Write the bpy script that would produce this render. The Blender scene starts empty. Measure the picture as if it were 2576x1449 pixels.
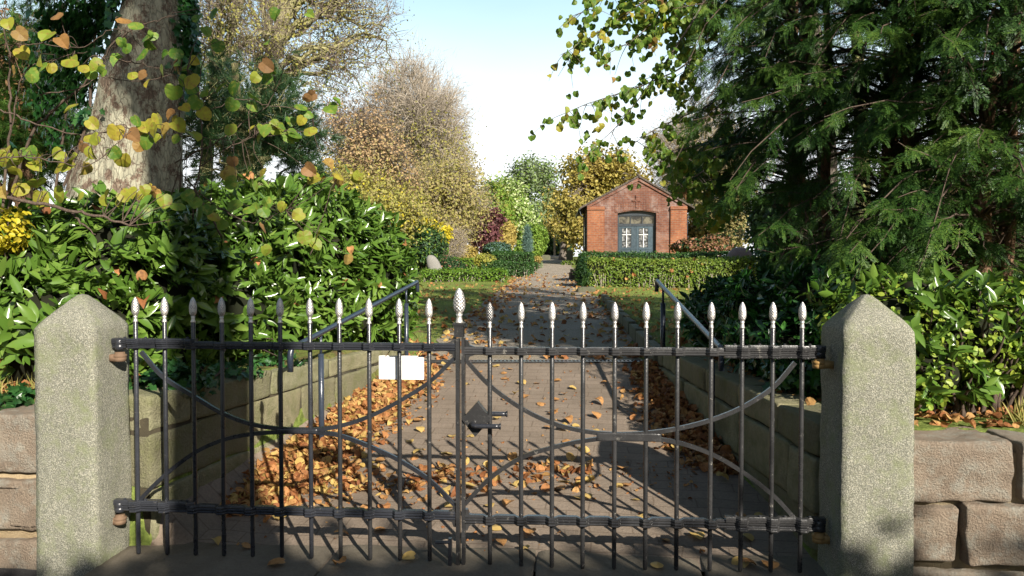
import bpy, math
import numpy as np
from mathutils import Vector
R = math.radians
rng = np.random.default_rng(11)
scene = bpy.context.scene
COL = scene.collection

# ---------------------------------------------------------------- camera geometry (photo measured on a 2576 x 1449 grid)
F, CX, CY, EYE = 1935.0, 1288.0, 724.5, 1.61
PITCH = math.atan(54.5 / F)
FW = np.array([0, math.cos(PITCH), -math.sin(PITCH)])
UP = np.array([0, math.sin(PITCH), math.cos(PITCH)])
RT = np.array([1.0, 0, 0])
CAM = np.array([0, 0, EYE])


def at(px, py, D):
    r = FW + (px - CX) / F * RT + (CY - py) / F * UP
    return CAM + r * (D / r[1])


class Pl:
    """a vertical plane in the place; turns a measured point into local (x along, z up)"""
    def __init__(s, px, D, yaw, z0=0.0):
        p = at(px, 670, D)
        s.o = np.array([p[0], p[1], z0])
        s.yaw = yaw
        s.u = np.array([math.cos(yaw), math.sin(yaw), 0])
        s.n = np.array([-math.sin(yaw), math.cos(yaw), 0])

    def loc(s, px, py):
        r = FW + (px - CX) / F * RT + (CY - py) / F * UP
        t = np.dot(s.o - CAM, s.n) / np.dot(r, s.n)
        q = CAM + r * t - s.o
        return float(np.dot(q, s.u)), float(q[2])


# ---------------------------------------------------------------- object helpers
def tag(o, label=None, cat=None, group=None, kind=None):
    if label: o['label'] = label
    if cat: o['category'] = cat
    if group: o['group'] = group
    if kind: o['kind'] = kind
    return o


def thing(name, label, cat, loc=(0, 0, 0), rz=0.0, group=None):
    o = bpy.data.objects.new(name, None)
    COL.objects.link(o)
    o.location = tuple(float(v) for v in loc)
    o.rotation_euler = (0, 0, rz)
    o.empty_display_size = 0.2
    return tag(o, label, cat, group)


class Acc:
    def __init__(s):
        s.V, s.T, s.Q, s.N, s.n = [], [], [], [], 0

    def add(s, V, Fc, mi=0):
        V = np.asarray(V, float).reshape(-1, 3)
        if isinstance(Fc, np.ndarray):
            a = Fc + s.n
            (s.T if a.shape[1] == 3 else s.Q).append((a, mi))
        else:
            for f in Fc:
                f = np.asarray(f, int)[None] + s.n
                if f.shape[1] == 3: s.T.append((f, mi))
                elif f.shape[1] == 4: s.Q.append((f, mi))
                else: s.N.append((f[0], mi))
        s.V.append(V)
        s.n += len(V)
        return s

    def build(s, name, mats, parent=None, smooth=False, off=None):
        V = np.concatenate(s.V) if s.V else np.zeros((0, 3))
        if off is not None: V = V - np.asarray(off)
        me = bpy.data.meshes.new(name)
        loops, starts, mi, p = [], [], [], 0
        for L, k in ((s.T, 3), (s.Q, 4)):
            for a, m in L:
                loops.append(a.ravel())
                starts.append(p + np.arange(len(a)) * k)
                mi.append(np.full(len(a), m))
                p += a.size
        for f, m in s.N:
            loops.append(f); starts.append(np.array([p])); mi.append(np.array([m])); p += len(f)
        loops = np.concatenate(loops).astype(np.int32)
        starts = np.concatenate(starts).astype(np.int32)
        mi = np.concatenate(mi).astype(np.int32)
        me.vertices.add(len(V)); me.vertices.foreach_set('co', V.astype(np.float32).ravel())
        me.loops.add(len(loops)); me.loops.foreach_set('vertex_index', loops)
        me.polygons.add(len(starts)); me.polygons.foreach_set('loop_start', starts)
        me.polygons.foreach_set('material_index', mi)
        me.polygons.foreach_set('use_smooth', np.full(len(starts), bool(smooth)))
        me.update(calc_edges=True)
        me.validate()
        for m in (mats if isinstance(mats, (list, tuple)) else [mats]): me.materials.append(m)
        o = bpy.data.objects.new(name, me)
        COL.objects.link(o)
        if parent is not None: o.parent = parent
        return o


def copy_tree(o, parent=None):
    c = o.copy(); COL.objects.link(c)
    if parent is not None: c.parent = parent
    for ch in list(o.children): copy_tree(ch, c)
    return c


# ---------------------------------------------------------------- shapes
def nrm(a):
    return a / np.maximum(np.linalg.norm(a, axis=-1, keepdims=True), 1e-9)


def box(acc, c, h, mi=0, rz=0.0):
    v = np.array([(x, y, z) for x in (-1, 1) for y in (-1, 1) for z in (-1, 1)], float) * np.asarray(h)
    if rz:
        ca, sa = math.cos(rz), math.sin(rz)
        v = np.stack([v[:, 0] * ca - v[:, 1] * sa, v[:, 0] * sa + v[:, 1] * ca, v[:, 2]], 1)
    acc.add(v + np.asarray(c), np.array([(0, 1, 3, 2), (4, 6, 7, 5), (0, 4, 5, 1), (2, 3, 7, 6), (0, 2, 6, 4), (1, 5, 7, 3)]), mi)


_cubes = {}
def cubegrid(n):
    if n in _cubes: return _cubes[n]
    import itertools
    idx, V, Q = {}, [], []
    def vid(p):
        if p not in idx: idx[p] = len(V); V.append(p)
        return idx[p]
    for ax in range(3):
        a, b = [(1, 2), (2, 0), (0, 1)][ax]
        for side in (0, n):
            for i in range(n):
                for j in range(n):
                    q = []
                    for (di, dj) in ((0, 0), (1, 0), (1, 1), (0, 1)):
                        p = [0, 0, 0]; p[ax] = side; p[a] = i + di; p[b] = j + dj
                        q.append(vid(tuple(p)))
                    Q.append(q if side else q[::-1])
    _cubes[n] = (np.array(V, float) / n * 2 - 1, np.array(Q))
    return _cubes[n]


def smooth_noise(P, scale, seed):
    """cheap smooth pseudo noise from summed sines, roughly -1..1"""
    r = np.random.default_rng(seed)
    out = np.zeros(len(P))
    for k in range(7):
        d = r.normal(size=3); d /= np.linalg.norm(d)
        out += np.sin(P @ d * scale * r.uniform(.6, 1.9) + r.uniform(0, 6.28))
    return out / 3.0


def stone(acc, c, h, r=.03, n=9, amp=.012, seed=0, mi=0, rz=0.0, freq=14):
    V, Q = cubegrid(n)
    h = np.asarray(h, float)
    r = min(r, h.min() * .9)
    # pull grid lines toward the edges so that the rounding is sampled
    P = np.sign(V) * (1 - (1 - np.abs(V)) ** 1.5)
    P = P * h
    q = np.clip(P, -(h - r), h - r)
    d = P - q
    l = np.linalg.norm(d, axis=1, keepdims=True)
    P = q + np.where(l > 1e-9, d / np.maximum(l, 1e-9) * r, 0)
    n1 = nrm(P / h)
    P = P + n1 * (amp * smooth_noise(P, freq, seed) + amp * .5 * smooth_noise(P, freq * 3, seed + 5))[:, None]
    if n >= 18:   # rough broken faces: chips and steps
        w = smooth_noise(P, freq * 5, seed + 9); P = P + n1 * (amp * .45 * np.sign(w) * np.abs(w) ** .4 + amp * .25 * smooth_noise(P, freq * 11, seed + 3))[:, None]
        P = P + (np.sign(V) * [1, 0, 1]) * (np.abs(V) > .6) * (.016 * smooth_noise(P[:, [2, 1, 0]] * [1, 0, 1], 4, seed + 7))[:, None]
    if rz:
        ca, sa = math.cos(rz), math.sin(rz)
        P = np.stack([P[:, 0] * ca - P[:, 1] * sa, P[:, 0] * sa + P[:, 1] * ca, P[:, 2]], 1)
    acc.add(P + np.asarray(c), Q, mi)


def tubes(acc, P, rad, sides=5, mi=0, cap=False):
    """P (m,k,3), rad (m,k)"""
    P = np.asarray(P, float); rad = np.asarray(rad, float)
    if P.ndim == 2: P = P[None]
    if rad.ndim == 1: rad = np.broadcast_to(rad, P.shape[:2])
    m, k, _ = P.shape
    t = nrm(np.gradient(P, axis=1))
    ref = np.array([.31, .57, .76]) if np.abs(t[..., 2]).mean() < .9 else np.array([.9, .43, .05])
    N = nrm(np.cross(t, ref)); B = np.cross(t, N)
    a = np.arange(sides) / sides * 2 * np.pi
    V = P[:, :, None] + rad[:, :, None, None] * (np.cos(a)[:, None] * N[:, :, None] + np.sin(a)[:, None] * B[:, :, None])
    i = np.arange(m)[:, None, None] * k * sides + np.arange(k - 1)[None, :, None] * sides
    j = np.arange(sides)[None, None, :]; j2 = (j + 1) % sides
    Q = np.stack([i + j, i + j2, i + j2 + sides, i + j + sides], -1).reshape(-1, 4)
    if cap and m == 1:
        base = acc.n
        acc.add(V.reshape(-1, 3), Q, mi)
        acc.N.append((base + np.arange(sides)[::-1], mi))
        acc.N.append((base + (k - 1) * sides + np.arange(sides), mi))
    else:
        acc.add(V.reshape(-1, 3), Q, mi)


def curve(pts, n=12):
    """smooth polyline (Catmull-Rom) through points"""
    p = np.asarray(pts, float)
    p = np.concatenate([[2 * p[0] - p[1]], p, [2 * p[-1] - p[-2]]])
    out = []
    for i in range(1, len(p) - 2):
        for t in np.linspace(0, 1, n, endpoint=False):
            a, b, c, d = p[i - 1:i + 3]
            out.append(.5 * (2 * b + (c - a) * t + (2 * a - 5 * b + 4 * c - d) * t * t + (3 * b - a - 3 * c + d) * t ** 3))
    out.append(p[-2])
    return np.array(out)


def lathe(acc, prof, n=16, c=(0, 0, 0), mi=0, disp=None):
    prof = np.asarray(prof, float)
    k = len(prof)
    a = np.arange(n) / n * 2 * np.pi
    r = np.broadcast_to(prof[:, 0][:, None], (k, n)).copy()
    if disp is not None: r = r + disp(np.broadcast_to(a, (k, n)), np.broadcast_to(prof[:, 1][:, None], (k, n)), r)
    V = np.stack([r * np.cos(a), r * np.sin(a), np.broadcast_to(prof[:, 1][:, None], (k, n))], -1).reshape(-1, 3)
    i = np.arange(k - 1)[:, None] * n; j = np.arange(n)[None]; j2 = (j + 1) % n
    Q = np.stack([i + j, i + j2, i + j2 + n, i + j + n], -1).reshape(-1, 4)
    b = acc.n
    acc.add(V + np.asarray(c), Q, mi)
    acc.N.append((b + np.arange(n)[::-1], mi)); acc.N.append((b + (k - 1) * n + np.arange(n), mi))


def frames(d, n):
    """leaf frames: Y along d, Z near n"""
    d = nrm(d); z = nrm(n - (n * d).sum(-1, keepdims=True) * d)
    x = np.cross(d, z)
    return np.stack([x, d, z], -1)


def inst(acc, T, M, P, s=1.0, mi=0):
    V, Fc = T
    M = np.asarray(M, float); P = np.asarray(P, float)
    m, n = len(P), len(V)
    s = np.broadcast_to(np.asarray(s, float), (m,))
    W = np.einsum('mij,nj->mni', M, V) * s[:, None, None] + P[:, None]
    base = np.arange(m)[:, None, None] * n
    for f in Fc:
        a = (base + f[None]).reshape(-1, f.shape[1]) + acc.n
        (acc.T if f.shape[1] == 3 else acc.Q).append((a, mi))
    acc.V.append(W.reshape(-1, 3)); acc.n += m * n


def rdir(m, r=None):
    return nrm((r or rng).normal(size=(m, 3)))


# ---------------------------------------------------------------- leaf templates (length 1 along +Y)
A3 = lambda *f: np.array(f, int)
KITE = (np.array([(0, 0, 0), (.28, .45, .07), (0, 1, 0), (-.28, .45, .07)], float), [A3((0, 1, 2), (0, 2, 3))])
WIDE = (np.array([(0, 0, 0), (.42, .4, .1), (.1, 1, -.05), (-.4, .5, .06)], float), [A3((0, 1, 2), (0, 2, 3))])
BLADE = (np.array([(-.035, 0, 0), (.035, 0, 0), (.02, .6, .04), (0, 1, .16)], float), [A3((0, 1, 2), (0, 2, 3))])
TWIG = (np.array([(-.012, 0, 0), (.012, 0, 0), (0, 1, 0), (0, 0, .02)], float), [A3((0, 1, 2), (0, 2, 3))])


def laurel_leaf(w=.17, curl=.12):
    ys = [0, .22, .5, .78, 1.0]; ws = [.012, w * .8, w, w * .62, .0]
    V, n = [], len(ys)
    for y, ww in zip(ys, ws):
        z = -curl * y * y
        V += [(-ww, y, z + ww * .45), (0, y, z), (ww, y, z + ww * .45)]
    Q = []
    for i in range(n - 1):
        a = i * 3
        Q += [(a, a + 1, a + 4, a + 3), (a + 1, a + 2, a + 5, a + 4)]
    return np.array(V, float), [np.array(Q)]


def heart_leaf(curl=.25, fold=.2, seed=0):
    r = np.random.default_rng(seed)
    ang = [(.0, .0), (.22, -.1), (.44, .02), (.54, .3), (.51, .6), (.31, .86), (0, .98)]
    right = [(x, y) for x, y in ang[1:-1]]
    V = [(0, 0, 0), (0, .35, 0), (0, .7, -curl * .25), (0, .98, -curl * .6)]
    rr = []
    for sgn in (1, -1):
        for x, y in right:
            z = fold * x + curl * (-(y - .3) ** 2) * .8 + r.uniform(-.05, .05)
            rr.append((sgn * x * r.uniform(.92, 1.08), y, z))
    V += rr
    n = len(right)
    R0 = 4; L0 = 4 + n
    T = []
    for b, flip in ((R0, 0), (L0, 1)):
        seq = [(0, b, b + 1), (0, b + 1, 1), (1, b + 1, b + 2), (1, b + 2, b + 3), (1, b + 3, 2), (2, b + 3, b + 4), (2, b + 4, 3)]
        T += [t[::-1] if flip else t for t in seq]
    return np.array(V, float), [np.array(T)]


LAUREL = [laurel_leaf(.16, .1), laurel_leaf(.19, .22), laurel_leaf(.15, .0)]
HEART = [heart_leaf(.25, .25, 1), heart_leaf(.5, .5, 2), heart_leaf(.1, -.25, 3), heart_leaf(.9, .35, 4)]
DRY = [heart_leaf(1.1, .8, 5), heart_leaf(.5, -.6, 6), heart_leaf(.9, .15, 7), heart_leaf(.2, .5, 8)]
ROUND = (np.array([(0, 0, 0), (.33, .2, .08), (.42, .55, .08), (.25, .9, 0), (0, 1, -.05), (-.25, .9, 0), (-.42, .55, .08), (-.33, .2, .08), (0, .5, 0)], float),
         [A3((0, 1, 8), (1, 2, 8), (2, 3, 8), (3, 4, 8), (4, 5, 8), (5, 6, 8), (6, 7, 8), (7, 0, 8))])
IVY = (np.array([(0, 0, 0), (.38, .02, .05), (.3, .38, .03), (.5, .62, .06), (.2, .68, .0), (0, 1.05, -.08), (-.2, .68, 0), (-.5, .62, .06), (-.3, .38, .03), (-.38, .02, .05), (0, .4, -.02)], float),
       [A3(*[(i, (i + 1) % 10, 10) for i in range(10)])])


def yew_spray(seed, L=1.0):
    r = np.random.default_rng(seed)
    Vs, Ts, n = [], [], 0
    def shoot(o, d, nn, ln, droop):
        nonlocal n
        k = max(7, int(ln / .038))
        p = np.array(o, float); d = np.array(d, float)
        for i in range(k):
            t = i / (k - 1)
            p = p + d * ln / k
            d = d + np.array([0, 0, -droop / k]); d /= np.linalg.norm(d)
            x = np.cross(d, nn); x /= np.linalg.norm(x)
            z = np.cross(x, d)
            for s in (-1, 1):
                a = r.uniform(.85, 1.25) * (1 - .45 * t)
                dd = d * math.cos(a) + s * x * math.sin(a) + z * r.uniform(-.1, .35)
                dd /= np.linalg.norm(dd)
                ll = r.uniform(.11, .145) * (1 - .45 * t * t)
                w = .0135
                side = np.cross(dd, z); side /= np.linalg.norm(side)
                Vs.extend([p, p + dd * ll * .5 + side * w, p + dd * ll, p + dd * ll * .5 - side * w])
                Ts.extend([(n, n + 1, n + 2), (n, n + 2, n + 3)]); n += 4
    up = np.array([0, 0, 1.0])
    shoot((0, 0, 0), (0, 1, .15), up, 1.0 * L, .9)
    for y, s in ((.2, 1), (.3, -1), (.48, 1), (.58, -1)):
        a = r.uniform(.6, .95)
        shoot((0, y, .03 * y), (s * math.sin(a), math.cos(a), r.uniform(-.15, .1)), up, r.uniform(.35, .6) * L, r.uniform(.4, 1.0))
    return np.array(Vs), [np.array(Ts)]


YEW = [yew_spray(s) for s in (1, 2, 3, 4)]


def pine_tuft(seed):
    r = np.random.default_rng(seed)
    Vs, Ts, n = [], [], 0
    for i in range(26):
        d = r.normal(size=3); d[1] = abs(d[1]) + .35; d /= np.linalg.norm(d)
        o = np.array([0, r.uniform(0, .5), 0]); s = np.cross(d, [0.3, .1, 1]); s /= np.linalg.norm(s)
        l = r.uniform(.45, .75)
        Vs.extend([o - s * .018, o + s * .018, o + d * l]); Ts.append((n, n + 1, n + 2)); n += 3
    return np.array(Vs), [np.array(Ts)]


PINE = [pine_tuft(s) for s in (1, 2)]


def E(px, py, D, rx, ry, rd):
    c = at(px, py, D)
    return (c, np.array([rx * D / F, rd, ry * D / F]))


def in_ell(es, n, lo=0.0, r=None):
    r = r or rng
    w = np.array([e[1].prod() for e in es]) ** .8; w /= w.sum()
    k = r.choice(len(es), n, p=w)
    C = np.array([e[0] for e in es])[k]; S = np.array([e[1] for e in es])[k]
    d = rdir(n, r)
    rad = (lo ** 3 + (1 - lo ** 3) * r.random(n)) ** (1 / 3)
    return C + d * S * rad[:, None], nrm(d / S), k


def bez(A, dA, B, k=6, jit=0.0):
    """(m,k,3) curved branches from A leaving along dA to B"""
    L = np.linalg.norm(B - A, axis=1, keepdims=True)
    C = A + dA * L * .5
    t = np.linspace(0, 1, k)[None, :, None]
    P = (1 - t) ** 2 * A[:, None] + 2 * t * (1 - t) * C[:, None] + t * t * B[:, None]
    if jit: P[:, 1:-1] += rng.normal(size=P[:, 1:-1].shape) * (L[:, None] * jit)
    return P
# ---------------------------------------------------------------- materials
def newmat(name):
    m = bpy.data.materials.new(name); m.use_nodes = True
    nt = m.node_tree; nt.nodes.clear()
    out = nt.nodes.new('ShaderNodeOutputMaterial')
    return m, nt, out


def N(nt, t, **kw):
    n = nt.nodes.new(t)
    for k, v in kw.items():
        if k.startswith('_'): setattr(n, k[1:], v)
        else: n.inputs[k.replace('_', ' ')].default_value = v
    return n


def ramp(nt, fac, stops, interp='LINEAR'):
    r = nt.nodes.new('ShaderNodeValToRGB'); r.color_ramp.interpolation = interp
    e = r.color_ramp.elements
    while len(e) < len(stops): e.new(.5)
    for el, (p, c) in zip(e, stops):
        el.position = p; el.color = (*c, 1)
    nt.links.new(fac, r.inputs['Fac'])
    return r.outputs['Color']


def mixc(nt, fac, a, b, mode='MIX'):
    m = nt.nodes.new('ShaderNodeMix'); m.data_type = 'RGBA'; m.blend_type = mode
    for sock, v in ((m.inputs[0], fac), (m.inputs[6], a), (m.inputs[7], b)):
        if hasattr(v, 'is_linked') or isinstance(v, bpy.types.NodeSocket): nt.links.new(v, sock)
        elif isinstance(v, (int, float)): sock.default_value = v
        else: sock.default_value = (*v, 1)
    return m.outputs[2]


def coords(nt, kind='Object', scale=(1, 1, 1), rot=(0, 0, 0)):
    tc = nt.nodes.new('ShaderNodeTexCoord'); mp = nt.nodes.new('ShaderNodeMapping')
    mp.inputs['Scale'].default_value = scale; mp.inputs['Rotation'].default_value = rot
    nt.links.new(tc.outputs[kind], mp.inputs['Vector'])
    return mp.outputs['Vector']


def noise(nt, vec, scale, detail=6, rough=.6, dist=0.0):
    n = N(nt, 'ShaderNodeTexNoise', Scale=scale, Detail=detail, Roughness=rough, Distortion=dist)
    nt.links.new(vec, n.inputs['Vector'])
    return n.outputs['Fac']


def bump(nt, h, strength=.5, dist=.02, prev=None):
    b = N(nt, 'ShaderNodeBump', Strength=strength, Distance=dist)
    nt.links.new(h, b.inputs['Height'])
    if prev is not None: nt.links.new(prev, b.inputs['Normal'])
    return b.outputs['Normal']


def principled(nt, out, col, rough=.6, spec=.5, metal=0.0, normal=None):
    p = nt.nodes.new('ShaderNodeBsdfPrincipled')
    p.inputs['Specular IOR Level'].default_value = spec
    p.inputs['Metallic'].default_value = metal
    if isinstance(col, bpy.types.NodeSocket): nt.links.new(col, p.inputs['Base Color'])
    else: p.inputs['Base Color'].default_value = (*col, 1)
    if isinstance(rough, bpy.types.NodeSocket): nt.links.new(rough, p.inputs['Roughness'])
    else: p.inputs['Roughness'].default_value = rough
    if normal is not None: nt.links.new(normal, p.inputs['Normal'])
    if out is not None: nt.links.new(p.outputs[0], out.inputs['Surface'])
    return p


def leafmat(name, cols, rough=.5, trans=.3, spec=.4, clump=.0, cscale=1.5, blotch=None):
    """colour varies leaf by leaf"""
    m, nt, out = newmat(name)
    g = nt.nodes.new('ShaderNodeNewGeometry')
    st = [(i / max(1, len(cols) - 1), c) for i, c in enumerate(cols)]
    fac = g.outputs['Random Per Island']
    if clump:
        v = coords(nt, 'Object')
        f2 = noise(nt, v, cscale, 3)
        mr = N(nt, 'ShaderNodeMapRange'); nt.links.new(f2, mr.inputs['Value'])
        mr.inputs['From Min'].default_value = .35; mr.inputs['From Max'].default_value = .65
        mm = nt.nodes.new('ShaderNodeMix'); mm.inputs[0].default_value = clump
        nt.links.new(fac, mm.inputs[2]); nt.links.new(mr.outputs[0], mm.inputs[3])
        fac = mm.outputs[0]
    c = ramp(nt, fac, st)
    if blotch:
        bv = coords(nt, 'Object')
        bf = ramp(nt, noise(nt, bv, 34, 5, .7), [(.5, (0, 0, 0)), (.66, (.85, .85, .85))])
        c = mixc(nt, bf, c, blotch)
        c = mixc(nt, .45, c, ramp(nt, noise(nt, bv, 11, 3), [(.3, (.55, .6, .55)), (.7, (1.3, 1.25, 1.2))]), 'MULTIPLY')
    p = principled(nt, None, c, rough, spec)
    t = nt.nodes.new('ShaderNodeBsdfTranslucent')
    tc = mixc(nt, .35, c, (.5, .55, .08), 'SCREEN') if trans > .25 else c
    nt.links.new(c, t.inputs['Color'])
    mx = nt.nodes.new('ShaderNodeMixShader'); mx.inputs[0].default_value = trans
    nt.links.new(p.outputs[0], mx.inputs[1]); nt.links.new(t.outputs[0], mx.inputs[2])
    nt.links.new(mx.outputs[0], out.inputs['Surface'])
    return m


def barkmat(name, a, b, scale=1.0, lichen=None, lich_amt=.5, depth=.02, zs=.35, crk=.75):
    m, nt, out = newmat(name)
    v = coords(nt, 'Object', (1, 1, zs))
    n1 = noise(nt, v, 14 * scale, 9, .75, .4)
    n2 = noise(nt, v, 3 * scale, 4)
    c = ramp(nt, n1, [(.3, a), (.7, b)])
    if lichen:
        v3 = coords(nt, 'Object', (1, 1, .8))
        n3 = noise(nt, v3, 8 * scale ** .4, 10, .8)
        f = ramp(nt, n3, [(.56 - .2 * lich_amt, (0, 0, 0)), (.62 - .2 * lich_amt, (1, 1, 1))])
        c = mixc(nt, f, c, mixc(nt, .7, lichen, ramp(nt, n1, [(.35, (.5, .5, .5)), (.6, (1.15, 1.15, 1.15))]), 'MULTIPLY'))
    vo = N(nt, 'ShaderNodeTexVoronoi', Scale=22 * scale); vo.feature = 'DISTANCE_TO_EDGE'
    nd = N(nt, 'ShaderNodeTexNoise', Scale=6 * scale, Detail=5.0); nt.links.new(v, nd.inputs['Vector'])
    nt.links.new(mixc(nt, .12, v, nd.outputs['Color']), vo.inputs['Vector'])
    crack = ramp(nt, vo.outputs['Distance'], [(0, (.3, .3, .3)), (.09, (1, 1, 1))])
    c = mixc(nt, crk, c, crack, 'MULTIPLY')
    h = mixc(nt, crk * .8, n1, crack, 'MULTIPLY')
    principled(nt, out, c, .9, .15, normal=bump(nt, h, .9, depth))
    return m


def stonemat(name, cols, scale=1.0, speck=None, speck_scale=140, bumpd=.012, moss=None, moss_amt=.5, rough=.85):
    m, nt, out = newmat(name)
    v = coords(nt, 'Object')
    g = nt.nodes.new('ShaderNodeNewGeometry')
    n1 = noise(nt, v, 2.2 * scale, 8, .65)
    c = ramp(nt, n1, [(.25 + .5 * i / max(1, len(cols) - 1), k) for i, k in enumerate(cols)])
    isl = ramp(nt, g.outputs['Random Per Island'], [(0, (.7, .68, .66)), (.5, (1.05, .98, .92)), (1, (1.05, 1.08, 1.08))])
    c = mixc(nt, 1.0, c, isl, 'MULTIPLY')
    n2 = noise(nt, v, 30 * scale, 8, .7)
    if speck:
        n3 = noise(nt, v, speck_scale, 3, .6)
        n4 = noise(nt, v, speck_scale * 2.3, 2, .5)
        f = ramp(nt, n3, [(.42, (0, 0, 0)), (.5, (1, 1, 1))])
        c = mixc(nt, f, c, speck[0])
        f = ramp(nt, n4, [(.6, (0, 0, 0)), (.66, (1, 1, 1))])
        c = mixc(nt, f, c, speck[1])
    if moss:
        n5 = noise(nt, v, 3.5 * scale, 6, .7)
        f = ramp(nt, n5, [(.62 - .3 * moss_amt, (0, 0, 0)), (.72, (1, 1, 1))])
        c = mixc(nt, f, c, moss)
    c = mixc(nt, .35, c, ramp(nt, n2, [(.3, (.55, .55, .55)), (.7, (1.25, 1.25, 1.25))]), 'MULTIPLY')
    nb = bump(nt, n2, .8, bumpd)
    if speck: nb = bump(nt, n3, .55, .006, nb)
    principled(nt, out, c, rough, .25, normal=nb)
    return m


def paint(name, col, rough=.4, spec=.5, metal=0.0, wear=None, bscale=90):
    m, nt, out = newmat(name)
    v = coords(nt, 'Object')
    n1 = noise(nt, v, bscale, 5, .6); n2 = noise(nt, v, 9, 6, .7)
    c = mixc(nt, .5, col, ramp(nt, n2, [(.3, tuple(x * .6 for x in col)), (.7, tuple(min(1, x * 1.5) for x in col))]))
    if wear:
        f = ramp(nt, noise(nt, v, 26, 8, .75), [(.6, (0, 0, 0)), (.68, (1, 1, 1))])
        c = mixc(nt, f, c, wear)
    oi = nt.nodes.new('ShaderNodeObjectInfo')
    c = mixc(nt, 1.0, c, ramp(nt, oi.outputs['Random'], [(0, (.72, .72, .72)), (1, (1.2, 1.18, 1.15))]), 'MULTIPLY')
    rr = ramp(nt, n2, [(.3, (rough * .75,) * 3), (.7, (min(1, rough * 1.3),) * 3)])
    principled(nt, out, c, rr, spec, metal, bump(nt, n1, .35, .003))
    return m


MAT = {}
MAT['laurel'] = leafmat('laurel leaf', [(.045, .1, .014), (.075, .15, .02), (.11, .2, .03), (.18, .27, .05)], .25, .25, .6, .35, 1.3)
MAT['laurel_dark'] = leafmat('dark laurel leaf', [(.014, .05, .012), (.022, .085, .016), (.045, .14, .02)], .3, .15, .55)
MAT['core'] = leafmat('foliage inner shade', [(.012, .016, .008), (.02, .02, .012)], .9, 0.02, .1)  # near-black solid core, coloured for the shade inside the leaves
MAT['yew'] = leafmat('yew needles', [(.014, .045, .012), (.028, .075, .014), (.05, .11, .016), (.12, .19, .03)], .5, .28, .25, .5, 1.1)
MAT['snow'] = leafmat('pale shrub leaf', [(.16, .27, .03), (.25, .37, .045), (.37, .44, .06), (.3, .42, .06)], .45, .4, .4)
MAT['yellow'] = leafmat('yellow leaf', [(.42, .38, .02), (.6, .5, .03), (.5, .42, .05)], .5, .35, .35)
MAT['lime_g'] = leafmat('green lime leaf', [(.07, .16, .02), (.12, .22, .03), (.17, .27, .04)], .5, .4, .35, blotch=(.3, .3, .05))
MAT['lime_y'] = leafmat('yellowing lime leaf', [(.22, .3, .035), (.32, .34, .04), (.4, .33, .04)], .5, .45, .35, blotch=(.3, .17, .05))
MAT['lime_o'] = leafmat('orange lime leaf', [(.4, .27, .07), (.36, .19, .06), (.25, .14, .06), (.42, .33, .07)], .55, .4, .3, blotch=(.2, .1, .04))
MAT['ivy'] = leafmat('ivy leaf', [(.012, .05, .012), (.022, .085, .02), (.05, .13, .03)], .33, .15, .55)
MAT['litter'] = leafmat('dead leaf', [(.2, .075, .03), (.31, .125, .045), (.42, .2, .075), (.48, .29, .11), (.26, .1, .04)], .7, .18, .25, blotch=(.16, .07, .03))
MAT['litter_y'] = leafmat('yellow dead leaf', [(.46, .31, .09), (.5, .36, .12), (.42, .25, .09)], .6, .25, .3)
MAT['beech'] = leafmat('olive autumn leaf', [(.27, .23, .1), (.36, .31, .13), (.43, .35, .16), (.3, .28, .1)], .6, .4, .2)
MAT['rust'] = leafmat('rusty needle', [(.38, .25, .13), (.44, .31, .17), (.33, .23, .12)], .7, .25, .2)
MAT['sparse'] = leafmat('small yellow green leaf', [(.26, .27, .07), (.38, .35, .08), (.31, .31, .08)], .5, .4, .3)
MAT['oak'] = leafmat('golden oak leaf', [(.2, .2, .05), (.33, .29, .07), (.43, .35, .09), (.36, .26, .09)], .55, .35, .3, .4, .35)
MAT['pale'] = leafmat('grey green leaf', [(.17, .23, .11), (.25, .32, .15), (.21, .27, .16)], .55, .35, .3)
MAT['white'] = leafmat('cream edged leaf', [(.55, .6, .3), (.4, .52, .2), (.65, .68, .42)], .5, .35, .3)
MAT['fresh'] = leafmat('fresh green leaf', [(.12, .22, .03), (.2, .32, .05), (.26, .36, .06)], .5, .4, .3)
MAT['purple'] = leafmat('purple leaf', [(.085, .03, .036), (.125, .045, .05), (.16, .062, .062)], .5, .25, .35)
MAT['tan'] = leafmat('tan yellow leaf', [(.38, .3, .08), (.46, .35, .1), (.34, .3, .08)], .55, .35, .3)
MAT['dkgreen'] = leafmat('dark green leaf', [(.012, .04, .014), (.025, .07, .02), (.05, .1, .025)], .5, .2, .35)
MAT['bluegr'] = leafmat('blue green needle', [(.07, .14, .12), (.12, .2, .17), (.17, .26, .22)], .55, .2, .3)
MAT['pine'] = leafmat('pine needle', [(.016, .045, .016), (.03, .075, .024), (.055, .11, .035)], .5, .2, .35)
MAT['box'] = leafmat('box leaf', [(.06, .14, .015), (.12, .23, .02), (.19, .3, .03)], .42, .3, .4)
MAT['hedge_y'] = leafmat('clipped hedge leaf', [(.07, .13, .014), (.13, .21, .025), (.19, .26, .035), (.17, .17, .04)], .45, .3, .4, .4, .9)
MAT['hedge_d'] = leafmat('dark clipped hedge leaf', [(.02, .06, .012), (.035, .095, .018), (.07, .14, .03)], .45, .25, .4)
MAT['goldpriv'] = leafmat('golden privet leaf', [(.4, .38, .06), (.3, .34, .06), (.5, .42, .1)], .45, .35, .35)
MAT['hydr'] = leafmat('faded flower head', [(.3, .14, .09), (.36, .19, .12), (.22, .1, .08)], .7, .2, .2)
MAT['bronze'] = leafmat('bronze leaf', [(.12, .07, .03), (.2, .1, .04), (.1, .1, .03)], .6, .25, .25)
MAT['grass'] = leafmat('grass blade', [(.16, .23, .045), (.24, .31, .06), (.33, .35, .09)], .6, .35, .2)
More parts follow.
